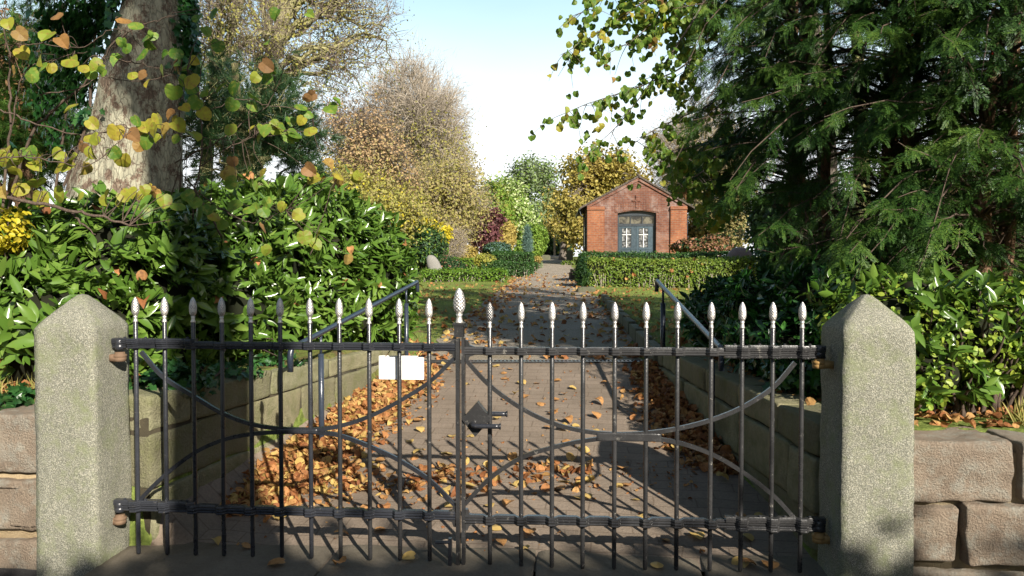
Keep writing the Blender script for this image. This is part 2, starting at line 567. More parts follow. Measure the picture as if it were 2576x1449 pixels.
MAT['grass_dry'] = leafmat('dry grass blade', [(.35, .3, .1), (.25, .27, .06), (.45, .36, .14)], .6, .3, .2)
MAT['bark_big'] = barkmat('old lime bark', (.1, .066, .048), (.25, .185, .135), 1.1, (.4, .38, .28), .55, .05, .3, .6)
MAT['bark_lich'] = barkmat('lichened bark', (.14, .11, .07), (.28, .23, .14), 1.5, (.36, .34, .16), .8, .02)
MAT['bark_grey'] = barkmat('grey bark', (.11, .09, .075), (.22, .19, .16), 1.5, None, depth=.02)
MAT['bark_yew'] = barkmat('yew bark', (.13, .07, .045), (.3, .19, .12), 2.0, None, depth=.012, zs=.2)
MAT['bark_twig'] = barkmat('twig bark', (.065, .045, .035), (.14, .105, .08), 3.0, None, depth=.004)
MAT['bark_beech'] = barkmat('beech twig bark', (.33, .28, .22), (.47, .41, .34), 1.0, None, depth=.004)
MAT['twig_purple'] = barkmat('purplish twig bark', (.15, .12, .1), (.26, .21, .17), 1.0, None, depth=.004)
MAT['granite'] = stonemat('granite', [(.25, .25, .2), (.34, .34, .28), (.28, .29, .22)], 2.4, ((.15, .15, .115), (.55, .55, .48)), 170, .01, (.2, .22, .12), .45)
MAT['sandstone'] = stonemat('red brown field stone', [(.22, .18, .14), (.3, .25, .195), (.35, .31, .25)], 3.2, None, bumpd=.05, moss=(.38, .37, .31), moss_amt=.5)
MAT['wallstone'] = stonemat('mossy wall stone', [(.21, .2, .13), (.29, .28, .18), (.16, .15, .09)], 2.2, None, bumpd=.035, moss=(.175, .18, .08), moss_amt=.65)
MAT['mortar'] = stonemat('sandy mortar', [(.36, .29, .18), (.46, .38, .25)], 4, None, bumpd=.02)
MAT['jointdark'] = stonemat('earthy joint', [(.05, .045, .03), (.08, .07, .045)], 4, None, bumpd=.02)
MAT['kerb'] = stonemat('kerb stone', [(.1, .1, .075), (.15, .15, .11)], 2, None, bumpd=.01, moss=(.08, .1, .04), moss_amt=.6)
MAT['boulder'] = stonemat('grey boulder', [(.24, .235, .21), (.3, .29, .26)], 2, ((.19, .185, .17), (.38, .37, .34)), 60, .01)
MAT['boulder_red'] = stonemat('reddish boulder', [(.3, .22, .19), (.36, .28, .25)], 2, ((.24, .18, .16), (.42, .36, .33)), 60, .01)
MAT['headstone'] = stonemat('pale headstone', [(.5, .49, .46), (.6, .59, .56)], 2, None)
MAT['iron'] = paint('black iron paint', (.024, .026, .032), .28, .6, 0, (.075, .07, .065))
MAT['iron_worn'] = paint('worn iron paint', (.03, .03, .031), .27, .65, 0, (.2, .19, .17))
MAT['silver'] = paint('silver finial paint', (.62, .6, .57), .38, .5, .75, None, 60)
MAT['silver_dark'] = paint('worn dark finial paint', (.15, .15, .15), .4, .5, .6, (.5, .5, .48), 60)
MAT['rust_iron'] = paint('rusty hinge iron', (.13, .085, .055), .7, .3, .2, (.24, .17, .09))
MAT['brass_iron'] = paint('ochre rust hinge', (.36, .22, .08), .6, .35, .2, (.45, .33, .16))
MAT['rail_blue'] = paint('dark rail paint', (.03, .04, .06), .28, .6, .1)
MAT['enamel'] = paint('white board enamel', (.86, .86, .84), .35, .5)
MAT['wire'] = paint('rusty wire', (.18, .1, .05), .7)
MAT['door'] = paint('blue grey door paint', (.03, .055, .075), .4, .5)
MAT['doordark'] = paint('dark frame paint', (.018, .026, .035), .4, .5)
MAT['whitewood'] = paint('white painted wood', (.72, .72, .7), .5)
MAT['oldwood'] = paint('weathered grey wood', (.3, .25, .2), .8, .2)
MAT['darkstone'] = stonemat('dark planter stone', [(.08, .065, .05), (.13, .11, .085)], 3, None)
MAT['slate'] = None


def simple_tex(name, build):
    m, nt, out = newmat(name)
    build(nt, out)
    return m


def _pane(nt, out):
    v = coords(nt, 'Object')
    c = ramp(nt, noise(nt, v, 7, 4), [(.4, (.03, .03, .035)), (.55, (.15, .155, .155)), (.68, (.36, .37, .37))])
    principled(nt, out, c, .12, .5)
def _panedark(nt, out):
    v = coords(nt, 'Object')
    c = ramp(nt, noise(nt, v, 3, 4), [(.4, (.02, .02, .022)), (.6, (.13, .12, .09))])
    principled(nt, out, c, .06, .6)
MAT['pane'] = simple_tex('curtained pane', _pane)
MAT['pane_dark'] = simple_tex('dark pane', _panedark)


def _slate(nt, out):
    v = coords(nt, 'Object')
    w = N(nt, 'ShaderNodeTexBrick', Scale=3.2); w.inputs['Mortar Size'].default_value = .02
    w.inputs['Color1'].default_value = (.07, .055, .045, 1); w.inputs['Color2'].default_value = (.11, .09, .075, 1); w.inputs['Mortar'].default_value = (.02, .02, .02, 1)
    nt.links.new(v, w.inputs['Vector'])
    principled(nt, out, w.outputs['Color'], .8, .2, normal=bump(nt, w.outputs['Fac'], .6, .03))
MAT['slate'] = simple_tex('roof tiles', _slate)


def brickmat(name, c1, c2, mort, weather=True):
    m, nt, out = newmat(name)
    tc = nt.nodes.new('ShaderNodeTexCoord'); sp = nt.nodes.new('ShaderNodeSeparateXYZ'); cb = nt.nodes.new('ShaderNodeCombineXYZ')
    nt.links.new(tc.outputs['Object'], sp.inputs[0])
    ad = nt.nodes.new('ShaderNodeMath'); ad.operation = 'ADD'
    nt.links.new(sp.outputs['X'], ad.inputs[0]); nt.links.new(sp.outputs['Y'], ad.inputs[1])
    nt.links.new(ad.outputs[0], cb.inputs['X']); nt.links.new(sp.outputs['Z'], cb.inputs['Y'])
    b = N(nt, 'ShaderNodeTexBrick', Scale=1.0)
    b.inputs['Brick Width'].default_value = .3; b.inputs['Row Height'].default_value = .105
    b.inputs['Mortar Size'].default_value = .012; b.inputs['Mortar Smooth'].default_value = .2; b.inputs['Bias'].default_value = -.1
    b.inputs['Color1'].default_value = (*c1, 1); b.inputs['Color2'].default_value = (*c2, 1); b.inputs['Mortar'].default_value = (*mort, 1)
    nt.links.new(cb.outputs[0], b.inputs['Vector'])
    c = b.outputs['Color']
    n1 = noise(nt, tc.outputs['Object'], 1.1, 7, .7)
    n2 = noise(nt, cb.outputs[0], 6, 5, .8)
    n7 = noise(nt, coords(nt, 'Object', (1, 1, .35)), 1.6, 6, .7)
    c = mixc(nt, .7, c, ramp(nt, n7, [(.35, (.6, .56, .56)), (.65, (1.2, 1.15, 1.1))]), 'MULTIPLY')
    c = mixc(nt, .6, c, ramp(nt, n2, [(.3, (.55, .5, .5)), (.7, (1.3, 1.25, 1.2))]), 'MULTIPLY')
    if weather:   # lime bloom on the old bricks and a darker, bluer tone, mostly high up
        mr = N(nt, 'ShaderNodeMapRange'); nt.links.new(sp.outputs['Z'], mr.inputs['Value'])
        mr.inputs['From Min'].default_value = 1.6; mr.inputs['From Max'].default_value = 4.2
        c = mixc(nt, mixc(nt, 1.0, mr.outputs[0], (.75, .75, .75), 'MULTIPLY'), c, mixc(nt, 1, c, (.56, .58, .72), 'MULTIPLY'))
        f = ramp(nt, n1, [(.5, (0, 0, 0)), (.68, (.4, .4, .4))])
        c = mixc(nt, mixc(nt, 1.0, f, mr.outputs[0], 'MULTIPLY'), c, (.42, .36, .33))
    principled(nt, out, c, .9, .15, normal=bump(nt, b.outputs['Fac'], -.5, .01))
    return m
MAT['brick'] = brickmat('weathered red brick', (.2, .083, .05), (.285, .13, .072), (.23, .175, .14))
MAT['brick_o'] = brickmat('orange red brick', (.22, .08, .042), (.3, .125, .06), (.22, .16, .12), False)


def groundmat(name):
    m, nt, out = newmat(name)
    v = coords(nt, 'Object')
    n1 = noise(nt, v, .9, 8, .7); n2 = noise(nt, v, 22, 6, .7)
    c = ramp(nt, n2, [(.3, (.09, .125, .03)), (.5, (.17, .22, .05)), (.7, (.27, .31, .085))])
    soil = ramp(nt, n2, [(.3, (.09, .055, .03)), (.7, (.2, .13, .07))])
    f = ramp(nt, n1, [(.52, (0, 0, 0)), (.64, (1, 1, 1))])
    c = mixc(nt, f, c, soil)
    principled(nt, out, c, .95, .1, normal=bump(nt, n2, .9, .05))
    return m
MAT['ground'] = groundmat('lawn and soil')


def _gravel(nt, out):
    v = coords(nt, 'Object')
    n1 = noise(nt, v, 1.3, 6, .7); n2 = noise(nt, v, 45, 5, .75)
    c = ramp(nt, n2, [(.3, (.16, .135, .11)), (.5, (.31, .265, .21)), (.7, (.46, .4, .32))])
    c = mixc(nt, ramp(nt, n1, [(.5, (0, 0, 0)), (.7, (.6, .6, .6))]), c, (.16, .13, .06))
    principled(nt, out, c, .95, .1, normal=bump(nt, n2, .8, .03))
MAT['gravel'] = simple_tex('gravel path', _gravel)


def _ramp(nt, out):
    v = coords(nt, 'Object', rot=(0, 0, R(8)))
    b = N(nt, 'ShaderNodeTexBrick', Scale=1.0)
    b.inputs['Brick Width'].default_value = .24; b.inputs['Row Height'].default_value = .115; b.inputs['Mortar Size'].default_value = .006
    b.inputs['Mortar Smooth'].default_value = .6
    b.inputs['Color1'].default_value = (.205, .163, .125, 1); b.inputs['Color2'].default_value = (.23, .182, .14, 1); b.inputs['Mortar'].default_value = (.15, .115, .085, 1)
    nz = N(nt, 'ShaderNodeTexNoise', Scale=2.0); nt.links.new(v, nz.inputs['Vector'])
    wv = mixc(nt, .09, v, nz.outputs['Color'])
    nt.links.new(wv, b.inputs['Vector'])
    n2 = noise(nt, v, 60, 6, .75); n1 = noise(nt, v, 2.0, 6, .7)
    c = mixc(nt, .6, b.outputs['Color'], ramp(nt, n2, [(.3, (.6, .6, .6)), (.72, (1.35, 1.35, 1.35))]), 'MULTIPLY')
    c = mixc(nt, .6, c, ramp(nt, n1, [(.35, (.7, .68, .64)), (.65, (1.15, 1.15, 1.15))]), 'MULTIPLY')
    nb = bump(nt, b.outputs['Fac'], -.2, .008)
    principled(nt, out, c, .85, .25, normal=bump(nt, n2, .6, .012, nb))
MAT['ramp'] = simple_tex('brick paved ramp', _ramp)


def _slab(nt, out):
    v = coords(nt, 'Object')
    n2 = noise(nt, v, 70, 6, .75); n1 = noise(nt, v, 2.5, 7, .7)
    c = ramp(nt, n1, [(.3, (.11, .095, .07)), (.7, (.2, .17, .13))])
    c = mixc(nt, .5, c, ramp(nt, n2, [(.3, (.6, .6, .6)), (.72, (1.35, 1.35, 1.35))]), 'MULTIPLY')
    principled(nt, out, c, .9, .2, normal=bump(nt, n2, .6, .01))
MAT['slab'] = simple_tex('worn threshold concrete', _slab)


def _asph(nt, out):
    v = coords(nt, 'Object')
    n2 = noise(nt, v, 120, 4, .75)
    principled(nt, out, ramp(nt, n2, [(.3, (.03, .03, .03)), (.7, (.09, .088, .085))]), .9, .2, normal=bump(nt, n2, .6, .01))
MAT['asphalt'] = simple_tex('asphalt', _asph)
# ---------------------------------------------------------------- terrain
YAW = R(-4.5)
GX0 = (1160 - CX) / F * 4.05
def yg(x): return 4.05 - math.tan(R(4.5)) * (x - GX0)
def sst(a, b, x):
    t = np.clip((x - a) / (b - a), 0, 1); return t * t * (3 - 2 * t)
def zroad(x, y):
    s = np.clip((y - yg(x) - .1) * .13, 0, .556)
    far = np.clip(y - 8.43, 0, 66) * .03
    return np.where(y < 8.43, s, .556 + far)
def pc(y): return .21 + .057 * (y - 8.43)
def xl(y):
    a = -2.07 + .2336 * (y - 4.15)
    hw = 1.35 - .12 * sst(12, 30, y)
    return np.where(y < 8.2, a, np.maximum(a * 0 - 9, pc(y) - hw))
def xr(y):
    a = 1.63 - .03 * (y - 4.05)
    hw = 1.3 - .1 * sst(12, 30, y)
    return np.where(y < 8.2, a, pc(y) + hw)
def gz(x, y):
    x = np.asarray(x, float); y = np.asarray(y, float)
    zr = zroad(x, y)
    lw = .556 + np.clip(y - 8.43, 0, 66) * .03
    zl = .84 + (lw + .05 - .84) * sst(7.6, 9.6, y)
    zR = .74 + (lw + .16 - .74) * sst(7.0, 9.0, y) - .13 * sst(14, 22, y)
    side = np.where(x < pc(y), zl, zR) + .05 * np.sin(x * .9 + 1) * np.sin(y * .35) * sst(9, 14, y) * sst(1.5, 5, np.abs(x - pc(y)))
    w = np.where(y < 8.2, .13, np.where(x < pc(y), .5, .14))
    l = np.where(x < pc(y), sst(0, 1, (xl(y) + .02 - x) / w), sst(0, 1, (x - xr(y) - .02) / w))
    z = zr * (1 - l) + side * l
    front = sst(.12, .22, y - yg(x))
    return z * front - .07 * (1 - sst(.02, .14, y - yg(x)))


xs = np.concatenate([-np.geomspace(3.3, 260, 46)[::-1], np.linspace(-3.2, 3.2, 107), np.geomspace(3.3, 260, 46)])
ys = np.concatenate([[-60, -40, -25, -15, -8, -3, 0, 2, 3, 3.4], np.linspace(3.6, 11, 124), np.geomspace(11.2, 420, 70)])
X, Y = np.meshgrid(xs, ys)
a = Acc()
V = np.stack([X, Y, gz(X, Y)], -1).reshape(-1, 3)
nx, ny = len(xs), len(ys)
i = np.arange(ny - 1)[:, None] * nx + np.arange(nx - 1)[None]
a.add(V, np.stack([i, i + 1, i + nx + 1, i + nx], -1).reshape(-1, 4))
tag(a.build('ground', MAT['ground'], smooth=True), kind='structure')


def sheet(name, mat, y0, y1, n, fl, fr, lift, nx=14, wob=0.0, kind='structure'):
    yy = np.linspace(0, 1, n) ** 1.6 * (y1 - y0) + y0
    u = np.linspace(0, 1, nx)
    L, Rr = fl(yy), fr(yy)
    L = L + wob * np.sin(yy * 2.1) + wob * .6 * np.sin(yy * 5.3); Rr = Rr + wob * np.sin(yy * 1.7 + 2) + wob * .5 * np.sin(yy * 6.1)
    Xs = L[:, None] * (1 - u) + Rr[:, None] * u
    Ys = np.broadcast_to(yy[:, None], Xs.shape)
    a = Acc()
    i = np.arange(n - 1)[:, None] * nx + np.arange(nx - 1)[None]
    a.add(np.stack([Xs, Ys, np.maximum(gz(Xs, Ys), zroad(Xs, Ys)) + lift], -1).reshape(-1, 3), np.stack([i, i + 1, i + nx + 1, i + nx], -1).reshape(-1, 4))
    return tag(a.build(name, mat, smooth=True), kind=kind)


sheet('ramp_paving', MAT['ramp'], 4.0, 8.5, 60, lambda y: xl(np.minimum(y, 8.19)) - .02, lambda y: xr(np.minimum(y, 8.19)) + .02, .006, 20)
sheet('gravel_path', MAT['gravel'], 8.5, 78, 120, lambda y: pc(y) - 1.32 + .12 * sst(12, 30, y), lambda y: pc(y) + 1.26 - .1 * sst(12, 30, y), .008, 14, .07)
# pavement in front of the gate and the worn threshold slabs
a = Acc(); pcn = np.array([GX0, 4.05]) + 7.9 * np.array([-math.sin(R(4.5)), -math.cos(R(4.5))]) * 1.0; box(a, (pcn[0], pcn[1], -.06), (30, 7.92, .016), 0, YAW); tag(a.build('pavement', MAT['asphalt']), kind='structure')
th = Acc()
edges = [-2.2, -1.0, .12, 1.0, 1.66]
for k in range(4):
    xa, xb = edges[k] + .006, edges[k + 1] - .006
    xm = (xa + xb) / 2
    stone(th, (xm, yg(xm) - .03, -.03 + .004 * (k % 2)), ((xb - xa) / 2, .29, .052), .012, 9, .004, 31 + k, 0, YAW, 6)
tag(th.build('threshold_slabs', MAT['slab'], smooth=True), kind='structure')
# drain grate across the ramp head
dr = Acc(); yD = 8.42
for k in range(58):
    x = -.98 + k * .043
    box(dr, (x, yD, float(zroad(x, yD)) + .012), (.010, .055, .006), 0)
for s in (-1, 1): box(dr, (.25, yD + s * .068, .568), (1.27, .013, .007), 0)
tag(dr.build('drain_grate', MAT['iron_worn']), 'narrow slotted steel drain grate across the head of the brick ramp', 'drain')


# ---------------------------------------------------------------- stone walls
def ramp_wall(name, label, side, courses, y0, y1, lens, mat, seed):
    a = Acc(); r = np.random.default_rng(seed)
    sl = .2336 if side < 0 else -.03
    ang = math.atan2(-sl, 1.0)
    for ci, (z0, z1) in enumerate(courses):
        y = y0
        while y < y1:
            L = r.uniform(*lens) * (.55 if (y == y0 and ci % 2) else 1)
            ye = min(y + L, y1 + .05)
            ym = (y + ye) / 2
            h1 = z1 - (0.10 * (ym - y0) / (y1 - y0) if (ci == len(courses) - 1 and side < 0) else 0)
            yq = min(ym, 8.1)
            x = (xl(np.array(yq)) if side < 0 else xr(np.array(yq))) + (sl * (ym - yq))
            tk = .15
            x = float(x) + side * (tk + .015 * r.uniform(-1, 1) + .02 * (z0 > .3))
            stone(a, (x, ym, (z0 + h1) / 2), (tk, (ye - y) / 2 * math.hypot(1, sl) - .005, (h1 - z0) / 2 - .005), .018, 10, .009, seed * 31 + ci * 57 + int(y * 100), 0, ang, 9)
            y = ye
    # earth filled joints behind the faces
    for k in range(10):
        yy = y0 + (k + .5) * (y1 - y0) / 10
        x = (xl(np.array(min(yy, 8.1))) if side < 0 else xr(np.array(min(yy, 8.1)))) + side * .16
        box(a, (float(x), yy, courses[0][0] / 2 + courses[-1][1] / 2 - .06), (.12, (y1 - y0) / 20, (courses[-1][1] - courses[0][0]) / 2 - .07), 1, ang)
    return tag(a.build(name, [mat, MAT['jointdark']], smooth=True), label, 'wall')


ramp_wall('retaining_wall', 'mossy green retaining wall of big stone blocks left of the ramp, half in sun', -1,
          [(-.1, .02), (.02, .34), (.34, .66), (.66, .88)], 4.36, 8.25, (.55, 1.0), MAT['wallstone'], 3)
ramp_wall('retaining_wall', 'dark shaded retaining wall of stone blocks right of the ramp', 1,
          [(-.1, .27), (.27, .58), (.58, .775)], 4.1, 8.0, (.6, 1.0), MAT['wallstone'], 8)
# low kerb carrying on along the right lawn
a = Acc(); y = 8.05
k = 0
while y < 17:
    ye = y + .95
    ym = (y + ye) / 2
    x = float(pc(ym) + 1.36) if ym > 8.3 else 1.56
    stone(a, (x, ym, float(.556 + max(0, ym - 8.43) * .03) + .06), (.06, .468, .14 - .004 * (ym - 8)), .02, 7, .005, 70 + k, 0, -.057)
    y = ye; k += 1
tag(a.build('lawn_kerb', MAT['kerb'], smooth=True), 'low mossy stone kerb edging the right lawn along the path', 'kerb')


def street_wall(name, label, x0, x1, rows, seed, gap):
    """rows: list of (z0, z1, [stone boundaries])"""
    a = Acc(); r = np.random.default_rng(seed)
    for ri, (z0, z1, bs) in enumerate(rows):
        for k in range(len(bs) - 1):
            xa, xb = bs[k], bs[k + 1]
            xm = (xa + xb) / 2
            stone(a, (xm, yg(xm) + .12 + r.uniform(-.015, .015), (z0 + z1) / 2), (abs(xb - xa) / 2 - gap, .2, (z1 - z0) / 2 - gap * .6), .022, 30, .012, seed * 13 + ri * 7 + k, 0, YAW + r.uniform(-.03, .03), 5)
    zt = rows[0][1] - .05
    xm = (x0 + x1) / 2
    box(a, (xm, yg(xm) + .17, zt / 2 - .03), (abs(x1 - x0) / 2 - .01, .19, zt / 2), 1, YAW)
    return tag(a.build(name, [MAT['sandstone'], MAT['mortar']], smooth=True), label, 'wall')


zt = .8
street_wall('boundary_wall', 'reddish field stone wall left of the lichened left gate post', -6.2, -2.53,
            [(.47, .81, [-2.53, -3.1, -3.9, -4.6, -5.4, -6.2]), (.135, .46, [-2.53, -2.95, -3.6, -4.3, -5.2, -6.2]), (-.12, .12, [-2.53, -3.2, -3.8, -4.7, -5.5, -6.2])], 5, .012)
street_wall('boundary_wall', 'brown field stone wall with sandy joints right of the right gate post', 1.97, 6.2,
            [(.435, .755, [1.97, 2.5, 3.3, 4.0, 4.9, 6.2]), (.12, .42, [1.97, 2.25, 2.85, 3.6, 4.4, 5.2, 6.2]), (-.14, .1, [1.97, 2.6, 3.3, 4.2, 5.2, 6.2])], 9, .012)


# ---------------------------------------------------------------- granite gate posts
def post(label, xc, yc, hw, zs, zt, seed):
    t = thing('gate_post', label, 'gate post', (xc, yc, 0), YAW, 'granite gate posts')
    a = Acc()
    zz = np.concatenate([np.linspace(-.16, zs, 26), zs + (zt - zs) * (1 - (1 - np.linspace(0, 1, 16)[1:]) ** 1.3)])
    n = 11
    per = []
    u = np.linspace(-1, 1, n)
    for s in range(4):
        for q in u[:-1]:
            per.append([(q, -1), (1, q), (-q, 1), (-1, -q)][s])
    per = np.array(per)
    # rounded corners
    rc = .1
    qq = np.clip(per, -(1 - rc), 1 - rc); d = per - qq
    l = np.linalg.norm(d, axis=1, keepdims=True)
    per = qq + np.where(l > 1e-9, d / np.maximum(l, 1e-9) * rc, 0)
    rings = []
    for z in zz:
        if z <= zs: w = hw * (1.03 - .03 * z / zs); ro = 0
        else:
            q = (z - zs) / (zt - zs); w = hw * (1 - .86 * q ** 1.35); ro = q
        pr = per / np.maximum(np.linalg.norm(per, axis=1, keepdims=True), 1e-9) * 1.06
        rings.append(np.column_stack([(per * (1 - ro * .55) + pr * ro * .55) * w, np.full(len(per), z)]))
    V = np.concatenate(rings); m = len(per)
    V += nrm(V * [1, 1, 0]) * (.004 * smooth_noise(V, 18, seed) + .0025 * smooth_noise(V, 60, seed + 1))[:, None]
    i = np.arange(len(zz) - 1)[:, None] * m; j = np.arange(m)[None]; j2 = (j + 1) % m
    Q = np.stack([i + j, i + j2, i + j2 + m, i + j + m], -1).reshape(-1, 4)
    top = len(V)
    V = np.vstack([V, [[0, 0, zt + .008]]])
    b = (len(zz) - 1) * m
    T = np.array([(b + k, b + (k + 1) % m, top) for k in range(m)])
    a.add(V, Q); a.T.append((T, 0))
    a.build('shaft', MAT['granite'], t, True)
    return t


PLt = post('granite gate post beside the left leaf, broad sunlit front and side faces', -2.355, yg(-2.355), .168, 1.275, 1.452, 4)
PRt = post('granite gate post beside the right leaf, its inner side dark', 1.795, yg(1.795), .172, 1.29, 1.462, 6)
# ---------------------------------------------------------------- the iron gate
GP = Pl(1160, 4.05, YAW)
gl = GP.loc


def rail_prof(h, d, ridges=3):
    """closed cross section (y out toward the viewer negative, z up) with mouldings"""
    f = []
    zs = np.linspace(-h / 2, h / 2, ridges * 4 + 1)
    for k, z in enumerate(zs):
        f.append((-d / 2 - (.0035 if (k % 4) in (1, 2) else 0) - .004 * math.cos(z / h * 2.6), z))
    return np.array(f + [(d / 2, h / 2), (d / 2, -h / 2)])


def sweep_x(acc, st, prof, mi=0):
    """st: (x, yoff, z) stations along local x"""
    st = np.asarray(st, float); k, m = len(st), len(prof)
    V = np.stack([np.broadcast_to(st[:, None, 0], (k, m)), st[:, None, 1] + prof[None, :, 0], st[:, None, 2] + prof[None, :, 1]], -1).reshape(-1, 3)
    i = np.arange(k - 1)[:, None] * m; j = np.arange(m)[None]; j2 = (j + 1) % m
    Q = np.stack([i + j, i + m + j, i + m + j2, i + j2], -1).reshape(-1, 4)
    b = acc.n
    acc.add(V, Q, mi)
    acc.N.append((b + np.arange(m), mi)); acc.N.append((b + (k - 1) * m + np.arange(m)[::-1], mi))


def rail(acc, x0, z0, x1, z1, pk, h=.042, d=.026, y=0.0, amp=.026):
    s = lambda x: z0 + (z1 - z0) * (x - x0) / (x1 - x0)
    st = [(x0, y, s(x0))]
    lo, hi = min(x0, x1), max(x0, x1)
    for p in pk:
        for dx, o in ((-.034, 0), (-.016, -amp), (.016, -amp), (.034, 0)):
            if lo < p + dx < hi: st.append((p + dx, y + o, s(p + dx)))
    st.append((x1, y, s(x1)))
    st.sort(key=lambda q: q[0])
    sweep_x(acc, st, rail_prof(h, d))


def bar_arc(acc, pts, w=.026, d=.02, y=0.0):
    P = curve([(gl(*p)[0], y, gl(*p)[1]) for p in pts], 5)
    t = nrm(np.gradient(P, axis=0)); nn = np.column_stack([-t[:, 2], t[:, 1] * 0, t[:, 0]])
    o = np.array([0, 1.0, 0])
    c = [P + nn * w / 2 * a + o * d / 2 * b for a, b in ((1, -1), (1, 1), (-1, 1), (-1, -1))]
    V = np.stack(c, 1); k = len(P)
    i = np.arange(k - 1)[:, None] * 4; j = np.arange(4)[None]; j2 = (j + 1) % 4
    Q = np.stack([i + j, i + j2, i + 4 + j2, i + 4 + j], -1).reshape(-1, 4)
    b = acc.n
    acc.add(V.reshape(-1, 3), Q)
    acc.Q.append((np.array([[b + 3, b + 2, b + 1, b], [b + 4 * k - 4, b + 4 * k - 3, b + 4 * k - 2, b + 4 * k - 1]]), 0))


def cone(acc, z0, z1, r, n=28, m=40, mi=0, neck=.0, groove=.085):
    """pine cone finial with overlapping scales; neck below from z=neck"""
    h = z1 - z0
    pr = []
    for q in np.linspace(0, 1, m):
        s_ = (q - .36) / .36 if q < .36 else (q - .36) / .64
        rr = r * max(.08, 1 - abs(s_) ** 2.1) ** (.5 if q < .36 else .62)
        pr.append((max(rr, .0012), z0 + h * q))
    def dsp(a, z, rr):
        q = (z - z0) / h
        u = a / (2 * np.pi) * 8; v = q * 7
        s1 = ((u + v) % 1.0); s2 = ((v - u) % 1.0)
        e = np.minimum(np.minimum(s1, 1 - s1), np.minimum(s2, 1 - s2))
        E_.append(e)
        return rr * (np.clip(e * 4, 0, 1) - 1) * .2
    E_ = []
    nq = len(acc.Q)
    lathe(acc, pr, n * 2, mi=mi, disp=dsp)
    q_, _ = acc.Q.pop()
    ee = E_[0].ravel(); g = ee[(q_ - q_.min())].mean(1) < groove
    acc.Q.append((q_[~g], mi)); acc.Q.append((q_[g], mi + 1))  # black crease faces: casting colour that also paints in the shade between scales
    lathe(acc, [(r * .62, neck), (r * .66, neck + .004), (r * .5, neck + (z0 - neck) * .4), (r * .44, neck + (z0 - neck) * .75), (r * .6, z0 + .001)], 16, mi=mi)


def leaf(label, hinge_px, pickets, top, bot, ups, downs, tips, side):
    hx, _ = gl(hinge_px, 900)
    O = GP.o + GP.u * hx
    t = thing('gate_leaf', label, 'gate', (O[0], O[1], 0), YAW, 'wrought iron gate leaves')
    off = (hx, 0, 0)
    pk = [gl(p, 1000)[0] for p in pickets]
    # rails
    for nm, (pa, pb) in (('top_rail', top), ('bottom_rail', bot)):
        a = Acc(); xa, za = gl(*pa); xb, zb = gl(*pb)
        rail(a, xa, za, xb, zb, pk, h=.041 if nm == 'top_rail' else .046)
        a.build(nm, MAT['iron_worn'] if side > 0 else MAT['iron'], t, off=off)
        # riveted strengthening strap near the hinge
        s = Acc(); L = .47 if side < 0 else .5
        if nm == 'top_rail' or side > 0 or True:
            if side < 0: x2 = xa + L; xs0 = xa
            else: x2 = xb - L; xs0 = xb
            zz = lambda x: za + (zb - za) * (x - xa) / (xb - xa)
            up = .02 if nm == 'top_rail' else .024
            rail(s, min(xs0, x2), zz(min(xs0, x2)) + up, max(xs0, x2), zz(max(xs0, x2)) + up, pk, h=.03, d=.034, y=-.004)
            if side > 0: rail(s, x2, zz(x2) - .026, xs0, zz(xs0) - .026, pk, h=.012, d=.03, y=-.002)
            for q in np.linspace(.15, .9, 4):
                xx = xs0 + (x2 - xs0) * q
                lathe(s, [(.008, 0), (.008, .006), (.004, .009)], 8, (xx, -.012, zz(xx) + up + .015))
            s.build('hinge_strap', MAT['iron_worn'] if side > 0 else MAT['iron'], t, off=off)
    # pickets with pine cone finials
    for k, p in enumerate(pickets):
        q = k / (len(pickets) - 1)
        ty, cy, ny, by = [u + (v - u) * q for u, v in tips]
        x, zt = gl(p, ty); zc = gl(p, cy)[1]; zn = gl(p, ny)[1]; zb = gl(p, by)[1]
        a = Acc()
        r = .0118
        lathe(a, [(.001, zb - .004), (r * .8, zb), (r, zb + .008), (r * 1.03, (zb + zn) / 2), (r, zn), (r * .9, zn + .002)], 12, (x, 0, 0))
        o = a.build('picket', MAT['iron_worn'] if (side > 0 or k > 6) else MAT['iron'], t, True, off)
        f = Acc()
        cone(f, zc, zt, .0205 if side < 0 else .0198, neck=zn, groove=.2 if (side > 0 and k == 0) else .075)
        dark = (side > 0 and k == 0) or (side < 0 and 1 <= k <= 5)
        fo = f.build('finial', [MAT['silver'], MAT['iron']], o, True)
        fo.location = (x - hx, 0, 0)
        if side > 0 and k == 0: fo['label'] = 'worn dark pine cone finial'
    for nm, pts, dpt in (('upper_arc', ups, .018), ('lower_arc', downs, .018)):
        a = Acc(); bar_arc(a, pts, .021, dpt); a.build(nm, MAT['iron_worn'] if side > 0 else MAT['iron'], t, off=off)
    return t, off, pk


